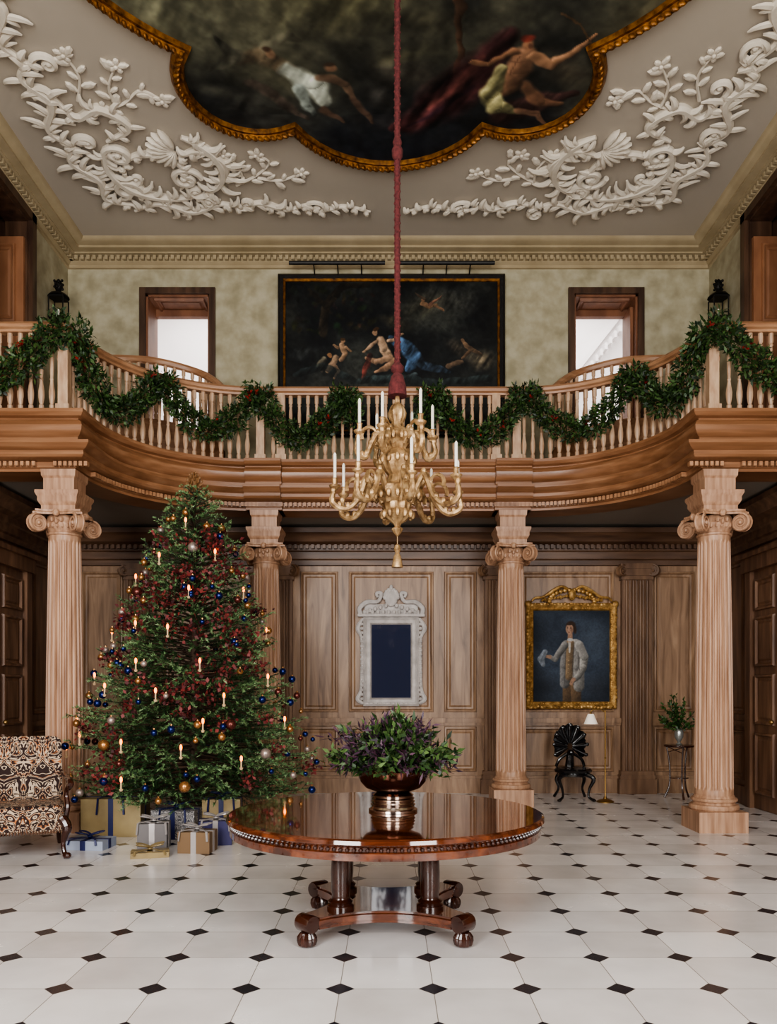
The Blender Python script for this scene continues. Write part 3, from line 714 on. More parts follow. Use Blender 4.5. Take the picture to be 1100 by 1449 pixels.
def rframe_open(b,x0,x1,z0,z1,prof,y,mi=0):
    v=[];f=[]
    for ins,d in prof: v+=[(x0+ins,y-d,z0+ins),(x1-ins,y-d,z0+ins),(x1-ins,y-d,z1-ins),(x0+ins,y-d,z1-ins)]
    for k in range(len(prof)-1):
        for i in range(4): j=(i+1)%4; f.append((k*4+i,k*4+j,(k+1)*4+j,(k+1)*4+i))
    b.add(v,f,mi)
b=B(); rframe_open(b,X0,X1,Z0,Z1,((0,0),(0,.07),(.03,.09),(.08,.08)),YB); rframe_open(b,X0,X1,Z0,Z1,((.08,.085),(.085,.09),(.11,.07),(.115,.04)),YB,1)
b.obj('picture_frame',[M_black,M_goldd],gp)
for x0,x1 in ((-1.47,-.05),(.17,1.57)):
    b=B(); b.tube([(x0,YB-.26,7.86),(x1,YB-.26,7.86)],.03,8,0)
    for t in (.25,.5,.75): x=x0+(x1-x0)*t; b.tube([(x,YB-.005,7.835),(x,YB-.12,7.88),(x,YB-.26,7.88)],.01,6,0)
    b.obj('picture_light',[M_iron])
# ---- portrait
pr=empty('framed_portrait')
p=Paint(0,112,0,132,224,264); p.X=p.X0*.8+p.X*.2; p.Y=p.Y0*.8+p.Y*.2
p.bg((40,48,60),(66,77,92),21,.03,2.4)
p.ell(88,40,34,34,.3,(80,91,104),.9,.5); p.ell(15,110,50,30,0,(30,34,42),.9,.7); p.ell(20,30,26,34,0,(50,58,70),.9,.5); p.ell(95,112,30,24,0,(40,43,50),.9,.6)
p.st([(51,98),(51,136)],[9,9],(98,78,58),.2,1,.05,.4); p.st([(62,98),(63,136)],[9,8],(108,86,64),.2,1,.05,.4)
p.st([(48,49),(47,78),(46,106)],[7,9,8],(112,110,108),.2,1,.07,.45)
p.st([(62,49),(65,78),(67,110)],[9,11,9],(134,131,127),.18,1,.07,.45)
p.st([(54,47),(53,72),(52,96)],[6.5,7,6],(122,102,78),.25,1,.05,.4)
p.st([(53,44),(53,60)],[2.5,1.5],(176,172,166),.4)
for k in range(6): p.ell(52.5-.3*k,60+6*k,.8,.8,0,(170,150,112),.6)
p.st([(60,50),(57.5,78),(59,108)],[1.1,1.1,1.1],(74,70,68),.8,.8); p.st([(48,50),(47,78),(46,106)],[1,1,1],(72,70,68),.8,.7)
p.st([(67,50),(75,67),(73,83)],[7.5,7,6],(142,139,134),.2,1,.07,.5); p.st([(73,83),(66,95),(59,101)],[6,5,4],(136,133,128),.2,1,.05,.5); p.st([(59,100),(55,106)],[3.6,2.6],(150,118,98),.35)
p.st([(65.5,60),(67.5,86)],[1.1,1.1],(78,74,72),.8,.8)
p.st([(46,50),(38,61),(32,70)],[6,5.5,4.6],(120,118,115),.2,1,.05,.5); p.st([(32,71),(24,67)],[4.2,3.4],(122,120,117),.25,1,.05,.4); p.st([(24,67),(17,66)],[3.2,2.4],(148,118,98),.35)
p.st([(17,60),(11,70),(14,78)],[4.5,6,4],(130,138,148),.3,1,.1,.3)
p.st([(54,34),(54,42)],[4,4.6],(146,115,96),.3); p.ell(54,42,5.4,3,0,(178,176,172),.35)
p.ell(55,22,8.2,8.6,.1,(52,38,30),.3); p.ell(61,28,3,6.6,0,(50,36,28),.4)
p.ell(53,26.5,6.4,8.6,.05,(164,130,108),.25); p.ell(56.5,28,3,6.4,0,(130,96,78),.7,.7)
p.ell(53.5,18.8,6.2,2.8,-.1,(56,40,30),.4)
for x in (50.2,54.8): p.ell(x,25,1.4,.8,0,(40,28,26),.5); p.ell(x,23.2,1.9,.6,0,(74,52,40),.6,.8)
p.st([(52.2,25),(51.6,28.6)],[.7,1.1],(184,148,124),.6); p.ell(52.2,31.4,2.2,.7,0,(126,70,60),.5); p.ell(50.4,29,1.8,1.4,0,(172,124,104),.9,.5)
p.fin(.3,.25,.98)
x0,x1,z0,z1=2.18,3.32,1.38,2.74
p.mesh('canvas',lambda X,Y:np.stack([x0+X*(x1-x0)/112,np.full_like(X,YB-.06),z1-Y*(z1-z0)/132],-1),None,pr,.65)
b=B(); fx0,fx1,fz0,fz1=2.07,3.43,1.27,2.86
rframe_open(b,fx0,fx1,fz0,fz1,((0,0),(0,.07),(.03,.10),(.06,.08),(.09,.065),(.10,.075),(.115,.05)),YB)
def bumps(b,x0,x1,z0,z1,y,st,r,mi=0):
    for x in np.arange(x0,x1+.001,st):
        for z in (z0,z1): b.ell((x,y,z+R.uniform(-.01,.01)),(r*1.2,r*.7,r*(.6+.5*R.random())),mi,7,5,rot=Ry(R.uniform(-.8,.8)))
    for z in np.arange(z0,z1+.001,st):
        for x in (x0,x1): b.ell((x+R.uniform(-.01,.01),y,z),(r*(.6+.5*R.random()),r*.7,r*1.2),mi,7,5,rot=Ry(R.uniform(-.8,.8)))
bumps(b,fx0+.025,fx1-.025,fz0+.025,fz1-.025,YB-.085,.05,.024); bumps(b,fx0+.08,fx1-.08,fz0+.08,fz1-.08,YB-.075,.035,.011)
cx=(fx0+fx1)/2
for k in range(16):
    a=pi*k/15; b.ell((cx+.34*math.cos(a),YB-.09,fz1+.02+.17*math.sin(a)),(.035,.03,.035),0,8,5)
for s in (-1,1):
    b.tube([(cx+s*x,YB-.09,fz1+z) for x,z in smooth([(.05,.2),(.15,.24),(.28,.18),(.42,.09),(.55,.07),(.6,.02)],5)],[.015,.03,.02,.015],7)
    for k in range(9): b.ell((cx+s*(.08+.045*k),YB-.09,fz1+.1-.008*k),(.026,.025,.016+.02*R.random()),0,7,5,rot=Ry(s*.6))
    b.ell((fx0+.03 if s<0 else fx1-.03,YB-.085,fz1-.02),(.055,.035,.055),0,10,6)
b.ell((cx,YB-.1,fz1+.12),(.06,.04,.09),0,12,8)
b.obj('gilt_frame',[M_gold],pr)
# ---- mirror
b=B(); mx=.04; z0,z1=1.40,2.58
b.box(mx-.33,mx+.33,YB-.05,YB-.02,z0,z1,1)
rframe_open(b,mx-.42,mx+.42,z0-.09,z1+.08,((0,0),(0,.07),(.03,.1),(.06,.07),(.10,.06),(.11,.08),(.13,.04)),YB)
for s in (-1,1):
    b.tube([(mx+s*x,YB-.06,z) for x,z in smooth([(.42,z0-.05),(.50,z0+.02),(.45,z0+.2),(.44,z1-.3),(.50,z1-.1),(.42,z1+.05)],5)],[.02,.04,.025,.02,.04,.02],7)
    b.tube([(mx+s*x,YB-.08,z) for x,z in smooth([(.46,z1+.10),(.47,z1+.2),(.36,z1+.29),(.2,z1+.30),(.15,z1+.42),(.22,z1+.42),(.2,z1+.36)],5)],[.035,.04,.03,.03,.02],8)
    for k in range(18): b.ell((mx+s*.44,YB-.07,z0+.02+k*.066),(.028,.025,.026),0,7,5)
    for k in range(10): b.ell((mx+s*(.04+.04*k),YB-.09,z1+.14+.012*(9-k)*(k%2)),(.03,.03,.035),0,7,5)
b.box(mx-.50,mx+.50,YB-.13,YB,z1+.07,z1+.11); b.box(mx-.40,mx+.40,YB-.05,YB,z1+.1,z1+.26)
for k in range(9): a=pi*k/8; b.ell((mx+.09*math.cos(a),YB-.09,z1+.36+.11*math.sin(a)),(.04,.03,.04),0,8,5)
b.ell((mx,YB-.08,z1+.34),(.1,.05,.12),0,12,8); b.ell((mx,YB-.1,z1+.5),(.03,.03,.05))
for k in range(12): b.ell((mx-.36+k*.065,YB-.09,z0-.05),(.032,.02,.022),0,7,5)
b.obj('wall_mirror',[M_stone,M_glass])

# ------------------------------------------------------------ garland
pp=Path(PA)
def gp3(s,z):
    a=pp.at(s); d=pp.tan(s); o=.15
    if abs(s-1.19)<.06: return np.array([-3.53,8.83,z])
    if abs(s-L0+1.19)<.06: return np.array([3.53,8.83,z])
    return np.array([a[0]+d[1]*o,a[1]-d[0]*o,z])
lines=[]
def swag(s0,s1,z0,z1,sag):
    return [gp3(s0+(s1-s0)*t,z0+(z1-z0)*t-sag*(1-(2*abs(t-.5))**1.8)) for t in np.linspace(0,1,26)]
for a,c,sag in ((1.19,2.75,.66),(2.75,4.15,.6),(4.15,5.34,.68),(6.5,7.75,.66),(7.75,9.35,.62),(9.35,L0-1.19,.6)):
    lines.append(swag(a,c,5.6,5.6,sag))
lines.append([gp3(1.19-.95*t,5.6-.72*(1-(1-t)**1.6)) for t in np.linspace(0,1,16)])
lines.append([gp3(L0-1.19+.95*t,5.6-.72*(1-(1-t)**1.6)) for t in np.linspace(0,1,16)])
lines.append([gp3(5.34+.12*t,5.58-.45*t) for t in np.linspace(0,1,8)]); lines.append([gp3(6.5-.14*t,5.58-.5*t) for t in np.linspace(0,1,8)])
C=[];D=[]; Cr=[];Dr=[]
for l in lines:
    P=Path(l); n=int(P.L*1200)
    for _ in range(n):
        t=R.random()*P.L; c=P.at(t); d=P.tan(t); a=rng.normal(size=3); a-=d*a.dot(d); a/=np.linalg.norm(a)
        r=.02+.13*R.random()**.75*(1+.22*math.sin(t*11)+.12*math.sin(t*29))
        C.append(c+a*r); D.append(a*.9+d*(.8*R.choice((-1,1)))+rng.normal(size=3)*.4)
    for _ in range(int(P.L*2.0)):
        t=R.random()*P.L; c=P.at(t)+np.array([R.uniform(-.05,.05),-.13,R.uniform(-.07,.07)])
        for k in range(6): Cr.append(c+rng.normal(size=3)*.018); Dr.append(np.array([R.uniform(-1,1),-.6,R.uniform(-1,1)]))
C=np.array(C);D=np.array(D)
V1=leafquads(C,D,rng.uniform(.045,.095,len(C)),rng.uniform(.02,.04,len(C)))
V2=leafquads(np.array(Cr),np.array(Dr),.055,.034)
M_garl=leafmat('garland_leaf',[(18,32,16),(38,62,28),(70,98,48),(32,52,26)],.5)
M_berry=leafmat('garland_berry',[(90,16,16),(146,38,30)],.5)
rawmesh('christmas_garland',np.concatenate([V1,V2]),4,[M_garl,M_berry],np.concatenate([np.zeros(len(V1)//4),np.ones(len(V2)//4)]))

# ------------------------------------------------------------ chandelier
b=B(); cx,cy=.07,6.3
b.lathe([(.005,2.76),(.03,2.79),(.045,2.82),(.02,2.84),(.03,2.86),(.09,2.9),(.12,2.93),(.10,2.97),(.11,3.02),(.165,3.06),(.185,3.10),(.18,3.14),(.11,3.17),(.08,3.2),(.07,3.24),(.10,3.28),(.125,3.33),(.135,3.38),(.10,3.42),(.07,3.45),(.09,3.48),(.14,3.52),(.15,3.55),(.11,3.59),(.055,3.62),(.045,3.66),(.065,3.70),(.07,3.74),(.05,3.79),(.02,3.82),(.015,3.88)],36,(cx,cy,0),0,rf=lambda a,z:1+.06*math.cos(12*a))
for zr,rr,nn in ((3.07,.18,16),(3.53,.145,14),(2.93,.12,12),(3.36,.135,12)):
    for k in range(nn): a=2*pi*k/nn; b.ell((cx+rr*math.cos(a),cy+rr*math.sin(a),zr),(.022,.022,.035),0,6,5)
for n_,a0,rad,zp,base_z,br in ((8,.2,.53,3.14,3.02,.12),(6,.1,.30,3.56,3.48,.09)):
    for k in range(n_):
        a=a0+2*pi*k/n_
        zp2=zp+(.03 if k%2 else 0); rd=rad*(1 if k%2 else .94)
        dirx,diry=math.cos(a),math.sin(a)
        pts=smooth([(br,base_z),(br+.3*(rd-br),base_z+.2*(1 if n_==8 else .4)),(br+.52*(rd-br),base_z+.02),(br+.78*(rd-br),zp-.18),(rd+.02,zp-.13),(rd,zp2-.02)],5)
        b.tube([(cx+dirx*r,cy+diry*r,z) for r,z in pts],[.022,.03,.022,.026,.016],7,0)
        for (r,z) in pts[2::3]:
            b.ell((cx+dirx*r,cy+diry*r,z+.02),(.024,.024,.032),0,6,5)
        sp=[]
        for j in range(14):
            u=j/13; an=-.5+u*5; q=.085*(1-u*.8); sp.append((br+.55*(rd-br)+q*math.cos(an),zp-.0+q*math.sin(an)))
        b.tube([(cx+dirx*r,cy+diry*r,z) for r,z in sp],[.018,.008],6,0)
        X,Y=cx+dirx*rd,cy+diry*rd
        b.lathe([(.012,zp2-.04),(.042,zp2-.015),(.047,zp2),(.02,zp2+.005),(.02,zp2+.05),(.026,zp2+.055)],12,(X,Y,0),0)
        b.lathe([(.012,zp2+.05),(.012,zp2+.24),(.004,zp2+.255)],8,(X,Y,0),1)
b.lathe([(.004,2.78),(.004,2.70),(.02,2.69),(.028,2.66),(.015,2.63),(.03,2.60),(.045,2.52),(.045,2.515)][::-1],16,(cx,cy,0),0)
b.tube([(cx,cy,4.0),(cx,cy,ZC-.001)],.023,12,2)
for k in range(460):
    z=4.05+k*.009
    if z<ZC-.02: b.ell((cx+.021*math.cos(k*.9),cy+.021*math.sin(k*.9),z),(.009,.009,.011),2,5,4)
b.lathe([(.025,5.74),(.042,5.77),(.045,5.82),(.03,5.85),(.038,5.88),(.025,5.92)],14,(cx,cy,0),2)
b.lathe([(.07,3.87),(.065,3.95),(.045,4.03),(.028,4.05),(.045,4.07),(.05,4.10),(.028,4.13)],18,(cx,cy,0),2,rf=lambda a,z:1+.08*math.cos(18*a))
b.obj('chandelier',[M_gpale,M_candle,M_red],recalc=False)

# ------------------------------------------------------------ centre table
b=B(); tx,ty=-.02,5.20
b.lathe([(.96,.63),(1.0,.632),(1.0,.672),(.985,.68),(.985,.70),(1.01,.708),(1.025,.722),(1.02,.742),(1.005,.75)],128,(tx,ty,0),0,cap=False)
b.lathe([(1.005,.75),(.9,.7501)],128,(tx,ty,0),0); b.lathe([(.02,.63),(.96,.63)],64,(tx,ty,0),0)
for k in range(170): a=2*pi*k/170; b.ell((tx+.995*math.cos(a),ty+.995*math.sin(a),.69),(.012,.012,.011),1,6,4)
pts=[]
for s in range(4):
    cs=[(.47,-.42),(.47,.42),(-.47,.42),(-.47,-.42)]
    c0=np.array(cs[s]);c1=np.array(cs[(s+1)%4]); nr=-(c0+c1)/np.linalg.norm(c0+c1)
    for k in range(12):
        t=.08+.84*k/11; u=(t-.08)/.84; pts.append(tuple(c0+(c1-c0)*t+nr*.15*4*u*(1-u)))
pts=[(tx+x,ty+y) for x,y in pts][::-1]; n=len(pts)
b.sweep(pts,[(0,.10),(0,.115),(-.01,.12),(-.01,.155),(.005,.16),(.005,.175),(-.02,.18)],0,closed=True,loop=False)
b.add([(x,y,.10) for x,y in pts],[tuple(range(n))]); b.add([(p[0],p[1],.1801) for p in offs(pts,-.02,True)],[tuple(range(n))],0)
for sx in (-1,1):
    for sy in (-1,1):
        x,y=tx+sx*.28,ty+sy*.22
        b.lathe([(.085,.178),(.085,.20),(.07,.21),(.078,.225),(.06,.24),(.055,.26),(.06,.3),(.062,.4),(.056,.54),(.05,.565),(.062,.58),(.055,.595),(.08,.61),(.09,.632)],28,(x,y,0),1)
        fx,fy=tx+sx*.47,ty+sy*.42
        a=math.atan2(sy,sx)
        b.lathe([(.02,-.062),(.05,-.06),(.055,-.05),(.055,.05),(.05,.06),(.02,.062)],24,(0,0,0),1,Tr(fx,fy,.14)@Rz(a)@Rx(pi/2))
        b.lathe([(.03,0),(.05,.01),(.058,.035),(.056,.06),(.04,.085),(.03,.09)],48,(fx,fy,0),1,rf=lambda a,z:1+.08*math.cos(12*a))
b.obj('centre_table',[M_mahog,M_mahod])
bw=empty('flower_arrangement'); bx,by=.03,5.22
b=B()
b.lathe([(.16,.7515),(.16,.765),(.145,.772),(.138,.785),(.148,.795),(.134,.805),(.146,.815),(.132,.825),(.142,.835),(.128,.848),(.136,.858),(.115,.872),(.10,.88)],44,(bx,by,0),1)
b.lathe([(.10,.878),(.13,.885),(.18,.905),(.215,.945),(.228,.99),(.23,1.02),(.24,1.025),(.235,1.035),(.215,1.025),(.2,.99),(.02,.95)],52,(bx,by,0),0)
b.obj('bowl',[M_copper,M_silver],bw)
C=[];D=[];MI=[]
for k in range(430):
    a=R.uniform(0,2*pi); e=R.uniform(-.14,1)*pi/2*.98; d=np.array([math.cos(a)*math.cos(e),math.sin(a)*math.cos(e),math.sin(e)])
    ln=R.uniform(.4,1.16)*(1+.08*math.sin(5*a)); tip=np.array([bx,by,1.06])+d*np.array([.39,.39,.27])*ln; pur=R.random()<.42
    if pur and R.random()<.5: tip=tip+d*.03
    for j in range(13):
        C.append(tip-d*.12*R.random()+rng.normal(size=3)*.013); D.append(d*.7+rng.normal(size=3)*.65+np.array([0,0,.05])); MI.append(1 if pur else 0)
C=np.array(C);D=np.array(D); W=np.where(np.array(MI)==1,.016,.026)
V1=leafquads(C,D,rng.uniform(.035,.085,len(C)),W)
rawmesh('foliage',V1,4,[leafmat('arrangement_green',[(20,38,18),(44,70,34),(92,118,66),(28,50,26)],.38),leafmat('arrangement_plum',[(28,18,30),(52,34,52),(86,54,74),(44,22,30)],.5)],MI,bw)

# ------------------------------------------------------------ christmas tree
tr=empty('christmas_tree'); TX,TY=-2.20,9.0
def TRad(z): return 1.44*max(0,(3.92-z)/3.36)**.80
N1=[];D1=[];L1=[];G1=[];ST=B()
ST.lathe([(.055,.1),(.05,1.5),(.03,2.8),(.01,3.85)],10,(TX,TY,0)); ST.lathe([(.2,0.001),(.24,.02),(.22,.3),(.26,.32),(.26,.36),(.2,.36)],24,(TX,TY,0),0)
nb=400
for i in range(nb):
    u=(i+.5)/nb; z=.42+3.36*u**1.15
    a=i*2.39996+R.uniform(-.3,.3); Lb=TRad(z)*R.uniform(.72,1.12)
    if z<.7: Lb*=.9
    up=.55*(z/3.8)**1.5+.08; h=np.array([math.cos(a),math.sin(a),0])
    npt=9; pts=[]
    for k in range(npt):
        t=k/(npt-1); pts.append(np.array([TX,TY,z])+h*Lb*t+np.array([0,0,Lb*(up*t-.55*t*t+.42*t**3)]))
    ST.tube(pts,[.012,.004],4,0); P=Path(pts)
    tw=[(P,0.3*Lb)]
    t=.3*P.L; s=1
    while t<P.L*.98:
        c=P.at(t); d=P.tan(t); side=np.array([-h[1],h[0],0])*s; l=min(.38,(P.L-t)*.5+.11)*R.uniform(.7,1.2)
        e=c+(d*.8+side*.55+np.array([0,0,R.uniform(-.35,.45)]))*l*.9
        mid=(c+e)/2+np.array([0,0,.02]); e[2]-=.02
        tw.append((Path([c,mid,e]),0)) 
        s=-s; t+=.09
    for (Q,t0) in tw:
        n=int((Q.L-t0)/.0088)
        if n<1: continue
        ts=t0+(Q.L-t0)*rng.random(n*2)
        cc=np.stack([np.interp(ts,Q.c,Q.p[:,k]) for k in range(3)],1); d=unit(Q.p[-1]-Q.p[0])
        r=rng.normal(size=cc.shape); r-=np.outer(r@d,d); r=unit(r); r[:,2]+=.2
        N1.append(cc); D1.append(unit(r*.8+d*.75)); L1.append(rng.uniform(.022,.038,len(cc)))
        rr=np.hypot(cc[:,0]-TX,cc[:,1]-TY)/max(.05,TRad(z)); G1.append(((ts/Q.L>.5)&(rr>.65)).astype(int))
N1=np.concatenate(N1);D1=np.concatenate(D1);L1=np.concatenate(L1);G1=np.concatenate(G1)
w=unit(np.cross(D1,rng.normal(size=D1.shape)))*.0045
Vn=np.stack([N1-w,N1+w,N1+D1*L1[:,None]],1).reshape(-1,3)
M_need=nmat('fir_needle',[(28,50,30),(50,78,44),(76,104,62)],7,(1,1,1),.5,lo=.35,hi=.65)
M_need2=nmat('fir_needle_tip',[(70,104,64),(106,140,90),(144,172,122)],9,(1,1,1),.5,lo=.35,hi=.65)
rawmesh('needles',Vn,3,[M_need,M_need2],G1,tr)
ST.obj('trunk',[mat('bark',(62,46,34),.9)],tr,recalc=False)
BA=B(); CC=[];DD=[]
def shell(z,a,k=1.0): r=TRad(z)*k; return np.array([TX+r*math.cos(a),TY+r*math.sin(a),z])
for i in range(190):
    z=.45+3.05*(R.random()**1.2); a=R.uniform(0,2*pi); p_=shell(z,a,R.uniform(.96,1.06)); r=R.choice((.028,.034,.04)); mi=R.choice((0,0,0,1,2,2,3))
    BA.ell(p_,r,mi,14,9); BA.lathe([(.01,r-.003),(.01,r+.012)],8,tuple(p_),2)
for (px_,z,mi) in ((.1,3.08,1),(.62,1.2,3),(-.62,1.0,2),(.25,.62,2),(-.5,2.6,3),(.95,.9,1)):
    BA.ell((TX+px_,TY-math.sqrt(max(.05,TRad(z)**2-px_**2))*1.0,z),.056,mi,16,10)
cnd=[(-.78,2.72),(.12,2.52),(-.42,2.15),(.85,2.12),(-.05,2.1),(-1.0,2.1),(.62,2.55),(-.35,1.75),(.3,1.75),(-.7,1.5),(.92,1.6),(-1.12,1.62),(-.1,1.45),(.55,1.4),(.38,1.15),(-.95,1.0),(1.1,1.15),(-.4,.95),(.2,.9),(.75,.78),(-1.2,.85),(-.35,.6),(.33,2.95),(-.25,2.9),(-1.15,1.15),(.0,3.3)]
for dx,z in cnd:
    r=TRad(z); dx=max(-r*.97,min(r*.97,dx)); y=TY-math.sqrt(max(.01,r*r-dx*dx))*1.03
    BA.lathe([(.012,z-.02),(.02,z),(.008,z+.005),(.008,z+.065)],8,(TX+dx,y,0),4); BA.ell((TX+dx,y,z+.092),(.014,.014,.03),5,8,6)
BA.obj('baubles_and_candles',[mat('bauble_blue',(26,40,96),.15,.7),mat('bauble_silver',(170,154,146),.3,.6),mat('bauble_gold',(176,128,80),.25,.75),mat('bauble_bronze',(104,56,50),.25,.7),mat('tree_candle',(206,176,136),.5),M_flame],tr)
for i in range(66):
    z=.6+2.65*R.random()**1.0; a=R.uniform(pi+.25,2*pi-.25) if i<52 else R.uniform(0,2*pi); c=shell(z,a,R.uniform(.86,1.0)); h=np.array([math.cos(a),math.sin(a),0.2])
    for k in range(46):
        CC.append(c+rng.normal(size=3)*np.array([.062,.045,.05])); DD.append(h*.7+rng.normal(size=3)*.7)
CC=np.array(CC);DD=np.array(DD)
rawmesh('burgundy_leaves',leafquads(CC,DD,rng.uniform(.035,.065,len(CC)),rng.uniform(.028,.045,len(CC))),4,[leafmat('burgundy_leaf',[(46,14,18),(94,32,36),(134,56,52),(62,32,32)],.6)],None,tr)
b=B()
for k in range(40):
    t=k/39; a=k*2.4; r=.075*math.sin(pi*(t*.8+.15)); b.ell((TX+r*math.cos(a),TY+r*math.sin(a),3.80+.2*t),(.03,.012,.02),0,6,4,rot=Rz(a)@Ry(-.6))
b.lathe([(.05,3.78),(.05,3.93),(.01,4.0)],10,(TX,TY,0),0); b.obj('finial',[mat('pine_cone',(120,84,50),.6)],tr)

# ------------------------------------------------------------ gifts
def gift(x,y,w,d,h,rot,m,mr,bow=True):
    b=B(); b.box(-w/2,w/2,-d/2,d/2,0.001,h,0); e=.004; rw=.026
    b.box(-rw,rw,-d/2-e,d/2+e,0,h+e,1); b.box(-w/2-e,w/2+e,-rw,rw,0,h+e,1)
    if bow:
        for a in (.4,pi-.4,-.5,pi+.5):
            pts=[]
            for k in range(13):
                u=k/12*2*pi; r=.065*(1-math.cos(u)); pts.append((r*math.cos(a)-.03*math.sin(u)*math.sin(a),r*math.sin(a)+.03*math.sin(u)*math.cos(a),h+.02+.045*math.sin(u/2)))
            b.tube(pts,.014,6,1,flat=.4)
        b.ell((0,0,h+.025),(.025,.025,.02),1)
        for s in (-1,1): b.tube([(0,0,h+.02),(s*.08,-.06,h+.015),(s*.13,-d/2-.01,h+.01),(s*.14,-d/2-.02,h*.6)],.012,6,1,flat=.4)
    o=b.obj('wrapped_gift',[m,mr]); o.location=(x,y,0); o.rotation_euler=(0,0,rot)
G_gold=nmat('paper_gold',[(132,114,80),(164,144,102)],4,(1,1,1),.4,metal=.3); G_nav=mat('ribbon_navy',(28,34,82),.4); G_blue=mat('paper_silver_blue',(150,158,176),.45)
G_grey=mat('paper_grey',(108,104,104),.5,.2); G_sil=mat('ribbon_silver',(176,170,168),.3,.3); G_kr=mat('paper_bronze',(124,98,70),.5,.2); G_wh=mat('ribbon_white',(206,202,200),.4)
G_dam=damask('paper_damask',(196,192,188),(62,60,66),(140,136,136),20,.6)
gift(-2.93,8.55,.62,.40,.40,.05,G_gold,G_nav); gift(-2.93,7.80,.40,.30,.09,-.1,G_blue,G_nav); gift(-2.30,7.80,.28,.24,.25,.1,G_grey,G_sil)
gift(-2.22,7.40,.34,.22,.05,.25,G_gold,G_gold); gift(-2.22,8.36,.46,.3,.30,-.08,G_dam,G_nav); gift(-1.83,7.62,.31,.24,.2,-.1,G_kr,G_sil)
gift(-1.74,8.02,.32,.26,.24,.15,mat('paper_navy',(46,42,88),.45),G_sil); gift(-1.80,8.62,.40,.3,.38,.1,G_gold,G_nav)

# ------------------------------------------------------------ upholstered armchair
M_uph=damask('chair_damask',(196,174,150),(44,26,24),(172,106,60),8,.9)
b=B()
b.sq((0,0,.40),(.36,.33,.09),0,.3); b.box(-.34,.34,-.31,.3,.25,.36,0)
rot=Rx(-.2)
b.sq((0,.36,.76),(.35,.065,.33),0,.22,28,14,rot=rot)
for s in (-1,1):
    b.tube(smooth([(s*.34,.30,.74),(s*.39,.05,.70),(s*.40,-.2,.70),(s*.40,-.30,.67),(s*.39,-.27,.63)],6),[.025,.028,.03,.03,.02],8,1)
    b.tube(smooth([(s*.40,-.24,.69),(s*.37,-.16,.58),(s*.38,-.2,.46),(s*.36,-.22,.36)],6),[.025,.022,.026,.03],8,1)
    b.tube(smooth([(s*.33,-.29,.36),(s*.37,-.33,.28),(s*.34,-.30,.14),(s*.35,-.32,.05),(s*.37,-.36,.025)],6),[.05,.045,.022,.02,.035],10,1)
    b.ell((s*.37,-.36,.03),(.04,.045,.03),1)
    b.tube(smooth([(s*.31,.28,.36),(s*.31,.33,.2),(s*.33,.42,.02)],5),[.035,.025,.022],8,1)
    for k in range(20): b.ell((s*.345,-.3+.03*k,.255),(.008,.008,.018),1,5,4)
for k in range(28): b.ell((-.33+.0245*k,-.315,.25),(.008,.008,.02),2,5,4)
o=b.obj('upholstered_armchair',[M_uph,M_mahod,mat('fringe',(90,62,46),.9)]); o.location=(-3.43,7.46,0); o.rotation_euler=(0,0,.42)

# ------------------------------------------------------------ shell-back chair
b=B()
v=[];f=[]; na=73;nr=10; SZ=.74
for i in range(na):
    u=i/(na-1); a=math.radians(-35+250*u); 
    cor=abs(math.sin(u*pi*9)); 
    for k in range(nr):
        t=k/(nr-1); r=(.05+.23*t)*(1+.10*cor*t)*(1.0 if .2<u<.8 else .9+0*t)
        v.append((r*math.cos(a)*.84,.04*t*t-.05*cor*t+.04,SZ+r*math.sin(a)*1.1))
for i in range(na-1):
    for k in range(nr-1): f.append((i*nr+k,(i+1)*nr+k,(i+1)*nr+k+1,i*nr+k+1))
b.add(v,f,0,Tr(0,.14,0)); b.add([(x,y+.02,z) for x,y,z in v],f,0,Tr(0,.14,0))
for i in range(9):
    u=(i+.5)/9; a=math.radians(-35+250*u); b.tube([(r*math.cos(a)*.84,.16-.05*(r/.29),SZ+r*math.sin(a)*1.1) for r in (.04,.15,.27)],[.005,.012,.018],6,0); b.ell((.28*math.cos(a)*.84,.13,SZ+.28*math.sin(a)*1.1),(.028,.02,.028),0,8,6)
b.ell((0,.14,SZ-.08),(.05,.05,.05)); b.tube([(0,.16,SZ-.08),(0,.2,.46)],[.05,.07],8,0); 
for s in (-1,1): b.tube(smooth([(s*.05,.16,SZ-.1),(s*.16,.15,.56),(s*.2,.17,.46)],5),.022,8,0)
def scal(a,z): return 1+.04*abs(math.sin(4.5*a))
b.lathe([(.20,.38),(.245,.40),(.255,.43),(.23,.455),(.1,.435),(.01,.43)],54,(0,0,0),0,rf=scal)
b.lathe([(.19,.34),(.215,.35),(.2,.39)],24)
for s in (-1,1):
    b.tube(smooth([(s*.15,-.14,.38),(s*.24,-.2,.32),(s*.19,-.17,.18),(s*.18,-.17,.07),(s*.24,-.22,.025)],6),[.035,.032,.018,.016,.024],8,0); b.ell((s*.24,-.22,.024),(.03,.035,.022))
    b.tube(smooth([(s*.15,.14,.38),(s*.2,.17,.28),(s*.17,.16,.15),(s*.22,.22,.025)],6),[.03,.025,.016,.022],8,0)
o=b.obj('shell_chair',[M_black]); o.location=(2.6,11.2,0)
